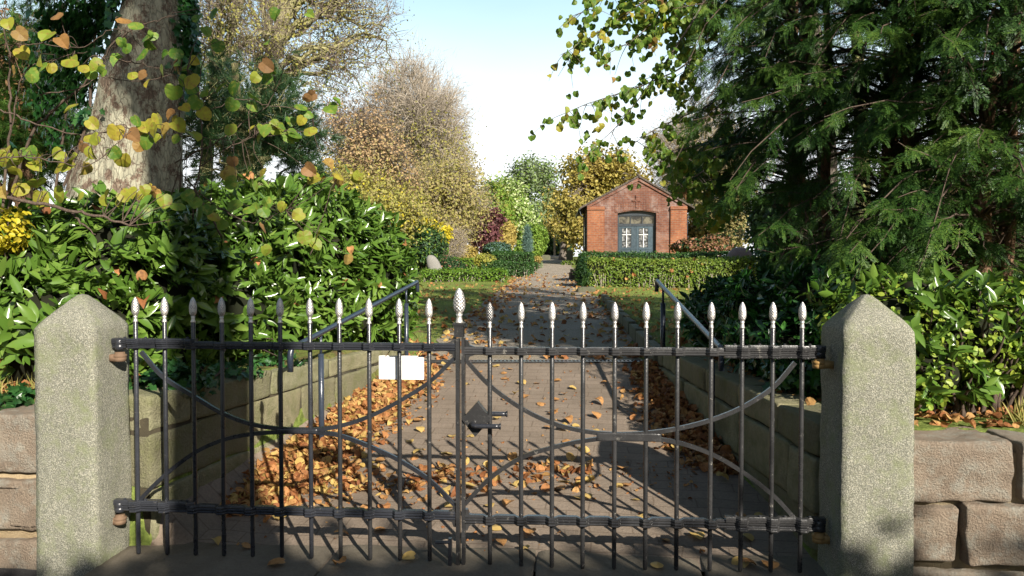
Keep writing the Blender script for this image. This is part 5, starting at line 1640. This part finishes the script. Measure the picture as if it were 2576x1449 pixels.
for mi, key in enumerate('gyo'):
    pts = leaves[key]
    ex = [pts[i] for i in r.integers(0, len(pts), int(len(pts) * (.55 if key != 'o' else .15)))]
    pts = pts + [(x + r.normal() * 26, y + r.normal() * 20) for x, y in ex]
    P, d, S, n_ = [], [], [], []
    for (x, y) in pts:
        D = 4.95 + .0016 * max(0, x - 250) + r.uniform(-.12, .12)
        tip = at(x + r.normal() * 6, y - r.uniform(10, 22), D)
        j = ((Aall - tip) ** 2).sum(1).argmin()
        c = np.array([Aall[j], (Aall[j] + tip) / 2 + r.normal(size=3) * .02 + [0, 0, .02], tip])
        tubes(wd, curve(c, 4), np.linspace(.0035, .0014, 9), 5)
        P.append(tip); d.append(np.array([r.normal() * .8, r.normal() * .5 - .2, -.8])); n_.append(np.array([r.normal() * .7, -1.0 + r.normal() * .4, r.uniform(-.2, 1.3)]))
        S.append(r.uniform(.06, .112) if x < 480 else r.uniform(.065, .11))
    P, d, n_, S = map(np.array, (P, d, n_, S)); M = frames(d, n_); k = r.integers(0, 4 if key == 'o' else 3, len(P))
    for j in range(4):
        if (k == j).any(): inst(lv, HEART[j], M[k == j], P[k == j], S[k == j], mi)
wd.build('shoot', MAT['bark_twig'], sp, True, b)
lv.build('leaves', [MAT['lime_g'], MAT['lime_y'], MAT['lime_o']], sp, False, b)

# ---- yews on the right
def yew(label, px, D, top, r0, nbr, reach, seed, per=8, zlo=1.4, ztop=6.2, bias=(-.35, -.6), lean=(0, 0), twin=None, keep=None):
    r = np.random.default_rng(seed)
    b = gp(px, D); t = thing('yew_tree', label, 'yew', b, 0, 'yews behind the right wall')
    w, cr = Acc(), Acc()
    tops = b + np.array([lean[0], lean[1], ztop - b[2]])
    tp = curve(trunkto(b - [0, 0, .1], tops, 6, .07, seed), 5); tubes(w, tp, np.linspace(r0, r0 * .35, len(tp)), 10)
    for (dx, dy, rr) in (twin or []):
        t2 = curve(trunkto(b + [dx, dy, -.1], tops + [dx * 2, dy * 2, -.6], 6, .08, seed + 3), 5); tubes(w, t2, np.linspace(rr, rr * .4, len(t2)), 8)
    z = zlo + (ztop - zlo) * r.random(nbr) ** 1.25
    S = np.column_stack([np.interp(z, tp[:, 2], tp[:, 0]), np.interp(z, tp[:, 2], tp[:, 1]), z])
    az = nrm(np.column_stack([r.normal(size=nbr) + bias[0] * 1.3, r.normal(size=nbr) + bias[1] * 1.3, np.zeros(nbr)]))
    L = reach * r.uniform(.45, 1.1, nbr) * np.interp(z, [zlo, (zlo + ztop) / 2, ztop], [1.0, 1.05, .55])
    Eb = S + az * L[:, None] + UPV * (r.uniform(-.6, .25, nbr) * L * .7)[:, None]
    B = bez(S, nrm(az + UPV * .45), Eb, 10, .006)
    ok = np.ones(nbr, bool)
    if keep is not None: ok = keep(B, False)
    S, az, Eb, B, L = S[ok], az[ok], Eb[ok], B[ok], L[ok]; nbr = len(S)
    tubes(w, B, np.linspace(1, .15, 10)[None] * (.006 + .005 * L)[:, None], 5, 1)
    per = int(per * 1.45); i = np.repeat(np.arange(nbr), per)
    tt = r.uniform(.25, 1.0, len(i))
    f = tt * 9; lo_ = np.minimum(f.astype(int), 8); fr = (f - lo_)[:, None]
    P = B[i, lo_] * (1 - fr) + B[i, lo_ + 1] * fr
    tg = nrm(B[i, lo_ + 1] - B[i, lo_])
    sd = np.cross(tg, UPV) * np.where(r.random(len(i)) < .5, 1, -1)[:, None]
    a_ = r.uniform(.2, 1.2, len(i))[:, None]
    d = nrm(tg * np.cos(a_) + sd * np.sin(a_) + UPV * r.uniform(-.75, .05, (len(i), 1)))
    n_ = nrm(UPV + r.normal(size=(len(i), 3)) * .3 + np.array([.1, -.35, 0]))
    M = frames(d, n_); s = r.uniform(.15, .285, len(i))
    if keep is not None:
        q = keep((P + d * s[:, None] * .7)[:, None]); M, P, s = M[q], P[q], s[q]
    k = r.integers(0, 4, len(P))
    for j in range(4): inst(cr, YEW[j], M[k == j], P[k == j], s[k == j], 0)
    w.build('trunk', [MAT['bark_yew'], MAT['bark_twig']], t, True, b)
    # red arils
    q = r.choice(len(P), 10, replace=False); ar = Acc()
    for p in P[q]: V, Q = cubegrid(4); ar.add(nrm(V) * .009 + p + [0, -.02, -.03], Q)
    for f_ in (ar,):
        off = cr.n; 
    cr.build('crown', MAT['yew'], t, False, b)
    ar.build('berry', MAT['berry'], t, True, b)['kind'] = 'stuff'
    return t


MAT['berry'] = paint('red berry', (.55, .04, .02), .4)


def proj(B):
    return CX + F * (B[..., 0] * 1.0) / (B[..., 1] * FW[1] + (B[..., 2] - EYE) * FW[2]), CY - F * (B[..., 1] * UP[1] + (B[..., 2] - EYE) * UP[2]) / (B[..., 1] * FW[1] + (B[..., 2] - EYE) * FW[2])


def yew_edge(B, holes=True):
    """the hanging outline of the yews: nothing further left than their clear edge over the path"""
    px, py = proj(B)
    lim = np.interp(py, [-400, 0, 120, 300, 400, 480, 560, 620, 700, 760], [1560, 1680, 1705, 1735, 1690, 1730, 1795, 1880, 1910, 1990])
    low = np.interp(px, [1700, 1800, 1900, 2000, 2200, 2400, 2576], [600, 630, 690, 740, 740, 720, 740])
    hole = (px > 2345) & (px < 2510) & (py > 400) & (B[..., 1] < 6.6) & (np.sin(B[..., 0] * 9 + B[..., 2] * 7) > -.25)
    hole |= (px > 2080) & (px < 2220) & (py > 450) & (py < 560) & (np.sin(B[..., 0] * 5) > .2)
    if not holes: hole[:] = False
    return ((px > lim) & (py < low) & ~hole).all(axis=1)


yew('front yew with several brown stems at the right edge', 2470, 6.1, 6, .075, 190, 1.7, 61, per=9, zlo=1.2, ztop=5.2, twin=[(-.3, .15, .06), (.12, -.1, .05), (.35, .3, .07), (-.16, .4, .05)], keep=yew_edge)
yew('dense yew whose drooping boughs hang over the right gate post', 2235, 7.0, 6, .09, 330, 1.9, 62, per=10, zlo=1.05, ztop=5.8, twin=[(.25, .2, .07), (-.2, .35, .06)], keep=yew_edge)
yew('yew nearest to the path with its bough tips before the sky', 2010, 8.0, 7, .11, 380, 2.1, 63, per=10, zlo=1.15, ztop=6.8, bias=(-.5, -.4), keep=yew_edge)
yew('further yew filling the dark gap between the chapel and the front yews', 2000, 10.5, 7, .13, 300, 2.6, 64, per=9, zlo=1.25, ztop=7.2, bias=(-.6, -.2), keep=yew_edge)
yew('outermost yew leaning in from beyond the right edge of the picture', 2720, 6.4, 6, .1, 150, 2.1, 65, per=9, zlo=1.2, ztop=5.5, bias=(-.8, -.2), keep=yew_edge)
yew('dark yew deep behind the brown stems', 2380, 9.6, 7, .13, 230, 2.4, 66, per=9, zlo=1.15, ztop=7.0, bias=(-.1, -.5), keep=yew_edge)
shrub('rhododendron', 'dark shrubbery low behind the path side yew', 1960, 15, [E(1990, 650, 15, 74, 70, 1.0), E(2060, 660, 14, 90, 70, 1.0)], 3500, WIDE, .13, MAT['dkgreen'], seed=68, core=.8)
shrub('rhododendron', 'dark shrubbery filling the ground behind the brown yew stems', 2330, 13, [E(2230, 660, 13, 120, 70, 1.0), E(2400, 640, 13, 140, 90, 1.0), E(2560, 630, 13, 120, 100, 1.0)], 4500, WIDE, .13, MAT['dkgreen'], seed=69, core=.8)
shrub('holly_tree', 'tall dark holly thicket far behind the yews, nearer the chapel', 2000, 22, [E(1990, 570, 22, 110, 120, 1.6), E(2090, 590, 22, 70, 110, 1.5)], 5000, WIDE, .17, MAT['dkgreen'], seed=166, core=.8)
shrub('holly_tree', 'tall dark holly thicket far behind the brown yew stems', 2400, 21, [E(2290, 580, 21, 90, 120, 1.6), E(2420, 560, 21, 110, 140, 1.6), E(2540, 560, 21, 110, 150, 1.6)], 6500, WIDE, .17, MAT['dkgreen'], seed=167, core=.8)
# thick grey trunk seen through the yews and dead brush under them
b = gp(2168, 12)
tree('distant_bare_tree', 'grey trunk seen through the gap beneath the yew boughs', b, [b, at(2168, 500, 12), at(2165, 300, 12), at(2150, 50, 12)], .17, [E(2160, -150, 12, 200, 160, 2)], 10, 60, 200, MAT['bark_lich'], [dict(kind='twig', mat=MAT['bark_twig'], per=3, size=.4, bark=True)], seed=71)
r = np.random.default_rng(15)
a = Acc(); m = 260
C, _, _ = in_ell([E(2230, 610, 6.6, 260, 90, .9), E(2450, 600, 6.6, 160, 100, .8)], m, 0, r)
d = nrm(np.column_stack([r.normal(size=m), r.normal(size=m) * .6, r.normal(size=m) * .45]))
Ln = r.uniform(.25, .8, m)[:, None]
tubes(a, bez(C - d * Ln / 2, nrm(d + r.normal(size=(m, 3)) * .2), C + d * Ln / 2, 5, .05), np.linspace(.006, .002, 5)[None] * np.ones((m, 1)), 4)
bo = gp(2300, 6.6)
tag(a.build('brushwood', MAT['bark_twig'], None, True, bo), 'tangle of dead brown twigs under the yew boughs', 'brushwood', kind='stuff').location = tuple(bo)

# ---- shrubs on the right bank
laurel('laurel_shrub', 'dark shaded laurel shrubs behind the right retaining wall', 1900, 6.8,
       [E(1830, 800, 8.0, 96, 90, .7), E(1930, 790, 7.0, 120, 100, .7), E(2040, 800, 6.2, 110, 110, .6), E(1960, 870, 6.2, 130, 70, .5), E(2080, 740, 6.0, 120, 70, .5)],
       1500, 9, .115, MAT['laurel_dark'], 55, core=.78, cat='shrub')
laurel('laurel_shrub', 'glossy sunlit laurel shoots right of the right gate post', 2400, 4.7,
       [E(2230, 820, 4.62, 130, 140, .32), E(2420, 840, 4.62, 190, 140, .36), E(2600, 840, 4.66, 150, 150, .36), E(2330, 940, 4.45, 140, 84, .25), E(2150, 770, 4.9, 110, 66, .25), E(2300, 730, 4.7, 60, 40, .15), E(2520, 740, 4.7, 60, 46, .15)],
       400, 8, .115, MAT['laurel'], 56, core=.6, cat='shrub')
shrub('snowberry_shrub', 'pale yellow green small leaved shrub over the right boundary wall', 2400, 4.7,
      [E(2200, 850, 4.6, 130, 120, .28), E(2400, 860, 4.6, 190, 145, .34), E(2580, 850, 4.65, 140, 160, .34), E(2300, 950, 4.45, 120, 84, .22), E(2240, 720, 4.9, 90, 40, .2), E(2460, 740, 4.9, 120, 40, .2)],
      5200, ROUND, .036, MAT['snow'], seed=57, lo=.55, stems=60, rs=.005, core=.5)
shrub('undergrowth', 'low dark ivy and leaf cover at the top of the right retaining wall', 1990, 5.2, [E(2010, 940, 5.2, 90, 60, .3), E(1960, 915, 5.8, 80, 44, .3)], 900, IVY, .06, MAT['laurel_dark'], seed=58, lo=.3, core=.5)
shrub('ivy_fringe', 'ivy and weeds hanging over the top of the left retaining wall', 480, 5.0, [E(430, 960, 4.75, 110, 50, .2), E(560, 940, 5.3, 90, 30, .2), E(680, 915, 6.0, 70, 20, .2)], 900, IVY, .055, MAT['ivy'], seed=59, lo=.2)
shrub('weeds', 'small ivy and weeds beside the left gate post on the wall top', 55, 4.35, [E(40, 1000, 4.4, 50, 34, .12)], 120, IVY, .05, MAT['ivy'], seed=60, lo=.2, stems=8, rs=.003)

# ---- lime branch hanging in from the upper right
b = gp(2090, 9.0)
lt = thing('lime_tree', 'lime tree hidden in the yews whose leafy branches hang before the sky', 'tree', b)
wd, lf = Acc(), Acc(); r = np.random.default_rng(21)
tp = curve([b, at(2080, 400, 9.0), at(2050, 100, 9.0), at(1960, -250, 8.8)], 6); tubes(wd, tp, np.linspace(.13, .07, len(tp)), 10)
mains = [[(1975, -200), (1845, -160), (1760, 20), (1690, 130), (1640, 200), (1590, 270), (1540, 330), (1490, 370)],
         [(1975, -200), (1845, -180), (1700, -60), (1600, 20), (1520, 70), (1450, 115), (1405, 140)],
         [(2060, 200), (1950, 0), (1850, 0), (1740, 150), (1650, 200), (1560, 235), (1480, 260), (1420, 285)],
         [(1975, -200), (1845, -170), (1720, -40), (1640, 60), (1580, 110), (1500, 150)],
         [(2060, 200), (1950, 200), (1850, 200), (1790, 260), (1700, 300), (1640, 330), (1600, 360)],
         [(1975, -200), (1845, -190), (1660, -100), (1560, -40), (1490, 10), (1440, 60)],
         [(2060, 200), (1950, 300), (1855, 300), (1800, 350), (1740, 370), (1690, 380), (1650, 400)],
         [(2060, 200), (1950, 330), (1855, 330), (1780, 420), (1740, 450), (1700, 470)],
         [(1975, -200), (1845, -100), (1770, 60), (1720, 180), (1690, 240)]]
for m_ in mains:
    P = curve([at(x, y, 7.4 if x < 1800 else 8.6) for x, y in m_], 7); P[3:] += np.cumsum(r.normal(size=(len(P) - 3, 3)) * .0015, 0)
    tubes(wd, P, np.linspace(.014, .0025, len(P)), 6)
    nn = 24
    for q in r.uniform(.3, 1.0, nn):
        p = P[int(q * (len(P) - 1))]
        e = p + np.array([r.normal() * .13 + .01, r.normal() * .2, -r.uniform(.02, .3)])
        c = curve([p, (p + e) / 2 + [0, 0, .03], e], 5); tubes(wd, c, np.linspace(.004, .0015, len(c)), 4)
        m = r.integers(3, 8)
        pp = c[r.integers(3, len(c), m)] + r.normal(size=(m, 3)) * .03
        d = np.column_stack([r.normal(size=m) * .5, r.normal(size=m) * .5, -np.ones(m)]); nrmv = np.column_stack([r.normal(size=m) * .8, -np.ones(m), r.normal(size=m) * .6])
        k = r.integers(0, 4, m); mi = r.choice(3, p=[.82, .16, .02])
        for j in range(4):
            if (k == j).any(): inst(lf, HEART[j], frames(d, nrmv)[k == j], pp[k == j], r.uniform(.042, .072, (k == j).sum()), mi)
Pm, Nm, _ = in_ell([E(1760, 430, 8.2, 90, 70, .5), E(1800, 520, 8.6, 60, 60, .5), E(1740, 60, 8.0, 70, 90, .5), E(1620, 40, 7.6, 90, 60, .4)], 70, .1, r)
scatter(lf, HEART[:3], Pm, Nm + [0, -.6, 0], .09, 1, .2, .6, 1.0, r)
Pm, Nm, _ = in_ell([E(1760, 430, 8.2, 90, 70, .5), E(1800, 520, 8.6, 60, 60, .5), E(1740, 60, 8.0, 70, 90, .5), E(1620, 40, 7.6, 90, 60, .4)], 640, .1, r)
scatter(lf, HEART[:3], Pm, Nm + [0, -.6, 0], .075, 0, .2, .6, 1.0, r)
wd.build('trunk', MAT['bark_grey'], lt, True, b)
lf.build('leaves', [MAT['lime_g'], MAT['lime_y'], MAT['lime_o']], lt, False, b)

# ---- litter and grass
r = np.random.default_rng(31)
def ground_leaves(name, P, size, mats, lay=.35, seed=1):
    a = Acc(); rr = np.random.default_rng(seed); m = len(P)
    k = rr.integers(0, len(mats), m)
    for j in range(len(mats)):
        q = k == j
        scatter(a, DRY, P[q], np.tile(UPV, (q.sum(), 1)), size, j, 0, lay, 0, rr)
    return tag(a.build(name, mats), kind='stuff')


def heap(side, n, y0, y1, w0, w1, h, seed):
    rr = np.random.default_rng(seed)
    y = rr.uniform(y0, y1, n); u = np.abs(rr.normal(size=n)) * .5
    w = np.interp(y, [y0, y0 + .7, y1 - 1, y1], [w0, w1, w1 * .8, w1 * .5])
    base = xl(np.minimum(y, 8.1)) + .02 if side < 0 else xr(np.minimum(y, 8.1)) - .02
    x = base - side * u * w
    z = zroad(x, y) + .012 + h * np.exp(-u * 1.6) * rr.random(n) * np.interp(y, [y0, y0 + .6, y1], [.35, 1, .8])
    return np.column_stack([x, y, z])
L4 = [MAT['litter'], MAT['litter'], MAT['litter'], MAT['litter_y']]
P = heap(-1, 4600, 4.75, 8.3, .36, .47, .12, 1)
m = 420; x = -1.5 + 2.1 * r.random(m) ** 1.9; P = np.vstack([P, np.column_stack([x, 5.2 + .15 * r.normal(size=m) + .1 * (x + 1), np.zeros(m)])]); P[-m:, 2] = zroad(P[-m:, 0], P[-m:, 1]) + .012
cr_ = np.column_stack([r.uniform(-1.6, 1.3, 2600), 4.2 + 4.1 * r.random(2600), np.zeros(2600)])
wv_ = np.exp(-((cr_[:, 1] - 5.2 - .12 * cr_[:, 0]) / .22) ** 2) + .12; cr_ = cr_[(r.random(2600) < wv_) & (cr_[:, 0] > xl(cr_[:, 1]) + .1)]; cr_[:, 2] = zroad(cr_[:, 0], cr_[:, 1]) + .01
ground_leaves('leaf_crumbs', cr_, .02, [MAT['litter']], .4, 77)
ground_leaves('leaf_litter', P, .06, L4, .45, 2)
P = heap(-1, 5200, 4.7, 8.3, .4, .52, .04, 12); P[:, 2] -= .004
ground_leaves('leaf_crumbs', P, .028, [MAT['litter']], .5, 13)
P = heap(1, 1700, 5.3, 8.2, .2, .38, .08, 5)
ground_leaves('leaf_litter', P, .06, [MAT['litter']], .45, 6)
# leaves over lawn, path edges and banks
def sprinkle(n, x0, x1, y0, y1, pw=1.0):
    y = y0 + (y1 - y0) * r.random(n) ** pw; x = r.uniform(x0, x1, n)
    return np.column_stack([x, y, np.maximum(gz(x, y), np.where((x > xl(y)) & (x < xr(y)), zroad(x, y), -9)) + .022])
n = 1500
y = 8.6 + 24 * r.random(n) ** 1.3; x = pc(y) + np.where(r.random(n) < .6, np.where(r.random(n) < .5, -1, 1) * (1.15 + .3 * r.normal(size=n)), r.uniform(-1.3, 1.3, n))
P = np.column_stack([x, y, np.maximum(gz(x, y), zroad(x, y)) + .022])
ground_leaves('leaf_litter', np.vstack([P, sprinkle(450, -3.5, -1.0, 8.5, 24, 1.4), sprinkle(330, 1.7, 5.0, 8.2, 23, 1.2)]), .075, L4, .4, 9)
P = np.vstack([sprinkle(420, -4.0, -2.3, 4.4, 5.2), sprinkle(420, 1.9, 4.2, 4.1, 4.9), sprinkle(260, 1.75, 2.6, 4.5, 8)])
ground_leaves('leaf_litter', P, .05, [MAT['litter'], MAT['litter']], .35, 10)
# single loose leaves on the ramp
kinds = []
for nm, mt in (('pale yellow', 'litter_y'), ('rusty brown', 'litter')):
    for j in range(4):
        a = Acc(); inst(a, DRY[j], np.eye(3)[None], np.zeros((1, 3)) + [0, -.035, .006], [.066]); a.T[-1:] = a.T[-1:]
        V = a.V[0]; V[:, 2] -= V[:, 2].min()
        kinds.append((nm, a, mt))
protos = {}
pos = []
while len(pos) < 120:
    y = 4.0 + 4.3 * r.random() ** 1.15; x = r.uniform(-1.75, 1.5)
    if y > yg(x) - .2 and x > xl(np.array(y)) + .25 and x < xr(np.array(y)) - .1: pos.append((x, y))
for i, (x, y) in enumerate(pos):
    j = i % 8 if i >= 8 else i
    nm, a, mt = kinds[j]
    if j not in protos:
        o = a.build('fallen_leaf', MAT[mt]); protos[j] = o
    else:
        o = protos[j].copy(); COL.objects.link(o)
    o.location = (x, y, float(zroad(x, y)) + (.012 if y > 4.25 else .03)); s = r.uniform(.75, 1.35); o.scale = (s, s, s * r.uniform(.35, .7))
    o.rotation_euler = (r.normal() * .15, r.normal() * .15 + .13 * 0, r.uniform(0, 6.28))
    tag(o, f'single {nm} fallen leaf lying loose on the brick ramp behind the gate', 'leaf', f'loose {nm} leaves on the ramp')
# grass
def grass(name, P, size, mat, seed):
    rr = np.random.default_rng(seed); m = len(P); a = Acc()
    d = nrm(np.column_stack([rr.normal(size=m) * .45, rr.normal(size=m) * .45, np.ones(m)]))
    inst(a, BLADE, frames(d, rr.normal(size=(m, 3))), P - [0, 0, .02], size * rr.uniform(.5, 1.2, m)); return tag(a.build(name, mat), kind='stuff')
n = 15000
q = sprinkle(n, -4.5, 0.5, 8.4, 26, 1.3); q = q[q[:, 0] < pc(q[:, 1]) - 1.25]
q2 = sprinkle(n, 1.5, 6.5, 8.2, 23, 1.2); q2 = q2[q2[:, 0] > pc(q2[:, 1]) + 1.4]
grass('grass', np.vstack([q, q2]), .06, MAT['grass'], 3)
q = np.vstack([sprinkle(260, -3.2, -2.5, 4.38, 4.6), sprinkle(420, 2.75, 3.6, 3.95, 4.35)])
grass('grass', q, .13, MAT['grass_dry'], 4)

# ---- behind the photographer: the street tree and an added hedge whose shadows fall on gate and ground
b = np.array([2.17, -3.0, 0])
tree('street_tree', 'straight bare street tree behind the viewer that shades the left gate leaf', b, [b, b + [0, 0, 3], b + [.05, 0, 6.2], b + [0, .1, 9.2]], .43, [(b + [0, 0, 11.5], np.array([2.5, 2.5, 2.2]))], 12, 80, 300, MAT['bark_grey'], [dict(kind='twig', mat=MAT['bark_twig'], per=3, size=.6, bark=True)], seed=81)
# unseen evergreen hedge added to shade the threshold; top line shaped for that shadow
r = np.random.default_rng(91)
HY, SHIFT = -6.0, 1.0
n = 9000
x = r.uniform(-2, 9.5, n); top = np.interp(x, [-2, 2, 4, 6.3, 9.5], [4.9, 5.4, 5.6, 5.5, 5.1])
u = r.random(n); P = np.column_stack([x, HY + r.normal(size=n) * .35, np.where(u < .5, top - r.exponential(.25, n) + .12, r.random(n) * top)])
a = Acc(); scatter(a, WIDE, P, np.tile([0, 1.0, .3], (n, 1)), .2, 0, .3, .7, 0, r)
for k in range(23):
    xx = -1.75 + k * .5; box(a, (xx, HY, (float(np.interp(xx, [-2, 2, 4, 6.3, 9.5], [4.9, 5.4, 5.6, 5.5, 5.1])) - .25) / 2), (.25, .3, (float(np.interp(xx, [-2, 2, 4, 6.3, 9.5], [4.9, 5.4, 5.6, 5.5, 5.1])) - .25) / 2), 1)
tag(a.build('shade_hedge', [MAT['dkgreen'], MAT['core']]), 'unseen tall evergreen hedge added behind the viewer to shade the threshold', 'hedge')

# ---------------------------------------------------------------- light, sky, camera
SUNL = Vector((-.52, 1.0, -.581)).normalized()
sd = bpy.data.lights.new('sun', 'SUN'); sd.energy = 5.0; sd.angle = R(.53); sd.color = (1.0, .93, .82)
so = bpy.data.objects.new('sun', sd); COL.objects.link(so)
so.rotation_euler = SUNL.to_track_quat('-Z', 'Y').to_euler(); so.location = (4, -8, 9)
w = bpy.data.worlds.new('World'); scene.world = w; w.use_nodes = True
nt = w.node_tree; nt.nodes.clear()
sky = nt.nodes.new('ShaderNodeTexSky'); sky.sky_type = 'NISHITA'; sky.sun_disc = False
sky.sun_elevation = math.asin(-SUNL.z); sky.sun_rotation = math.atan2(-SUNL.x, -SUNL.y)
sky.air_density = 1.0; sky.dust_density = 1.2; sky.ozone_density = 1.0
bg = nt.nodes.new('ShaderNodeBackground'); bg.inputs['Strength'].default_value = .05
out = nt.nodes.new('ShaderNodeOutputWorld')
# thin high cloud veil mixed into the sky
tc = nt.nodes.new('ShaderNodeTexCoord'); mp = nt.nodes.new('ShaderNodeMapping'); mp.inputs['Scale'].default_value = (1.2, 1.2, 3.5)
nz = nt.nodes.new('ShaderNodeTexNoise'); nz.inputs['Scale'].default_value = 1.6; nz.inputs['Detail'].default_value = 5
nt.links.new(tc.outputs['Generated'], mp.inputs['Vector']); nt.links.new(mp.outputs[0], nz.inputs['Vector'])
cr = nt.nodes.new('ShaderNodeValToRGB'); cr.color_ramp.elements[0].position = .2; cr.color_ramp.elements[0].color = (.75, .75, .75, 1); cr.color_ramp.elements[1].position = .7; cr.color_ramp.elements[1].color = (1, 1, 1, 1)
nt.links.new(nz.outputs['Fac'], cr.inputs['Fac'])
mx = nt.nodes.new('ShaderNodeMix'); mx.data_type = 'RGBA'
# the veil lies low in the north, opposite the sun, and thins out overhead
sp_ = nt.nodes.new('ShaderNodeSeparateXYZ'); nt.links.new(tc.outputs['Generated'], sp_.inputs[0])
def mrange(sock, a, b, c, d):
    m = nt.nodes.new('ShaderNodeMapRange'); m.interpolation_type = 'SMOOTHSTEP'
    for k, v in zip(('From Min', 'From Max', 'To Min', 'To Max'), (a, b, c, d)): m.inputs[k].default_value = v
    nt.links.new(sock, m.inputs['Value']); return m.outputs[0]
def mul(a, b):
    m = nt.nodes.new('ShaderNodeMath'); m.operation = 'MULTIPLY'; nt.links.new(a, m.inputs[0]); nt.links.new(b, m.inputs[1]); return m.outputs[0]
veil = mul(mul(mrange(sp_.outputs['Z'], .15, .75, 1, .1), mrange(sp_.outputs['Y'], -.1, .8, 0, 1)), cr.outputs['Color'])
nt.links.new(veil, mx.inputs[0]); nt.links.new(sky.outputs[0], mx.inputs[6]); vr = nt.nodes.new('ShaderNodeValToRGB'); vr.color_ramp.elements[0].position = .12; vr.color_ramp.elements[0].color = (.92, .95, .97, 1); vr.color_ramp.elements[1].position = .42; vr.color_ramp.elements[1].color = (.3, .62, .8, 1)
nt.links.new(sp_.outputs['Z'], vr.inputs['Fac'])
vm = nt.nodes.new('ShaderNodeMix'); vm.data_type = 'RGBA'; vm.blend_type = 'MULTIPLY'; vm.inputs[0].default_value = 1; vm.inputs[7].default_value = (17, 17, 17, 1)
vm.clamp_result = False; nt.links.new(vr.outputs['Color'], vm.inputs[6]); nt.links.new(vm.outputs[2], mx.inputs[7])
nt.links.new(mx.outputs[2], bg.inputs['Color']); nt.links.new(bg.outputs[0], out.inputs['Surface'])

cam = bpy.data.cameras.new('camera'); co = bpy.data.objects.new('camera', cam); COL.objects.link(co)
co.location = (0, 0, EYE); co.rotation_euler = (R(90) - PITCH, 0, 0)
cam.sensor_width = 36; cam.lens = F / 2576 * 36; cam.clip_start = .05; cam.clip_end = 2000
scene.camera = co
scene.view_settings.view_transform = 'Standard'; scene.view_settings.look = 'None'
scene.view_settings.exposure = .95; scene.view_settings.gamma = 1.0
scene.render.engine = 'CYCLES'
scene.cycles.max_bounces = 6; scene.cycles.transparent_max_bounces = 4; scene.cycles.diffuse_bounces = 3; scene.cycles.glossy_bounces = 2; scene.cycles.transmission_bounces = 3
scene.cycles.use_adaptive_sampling = True
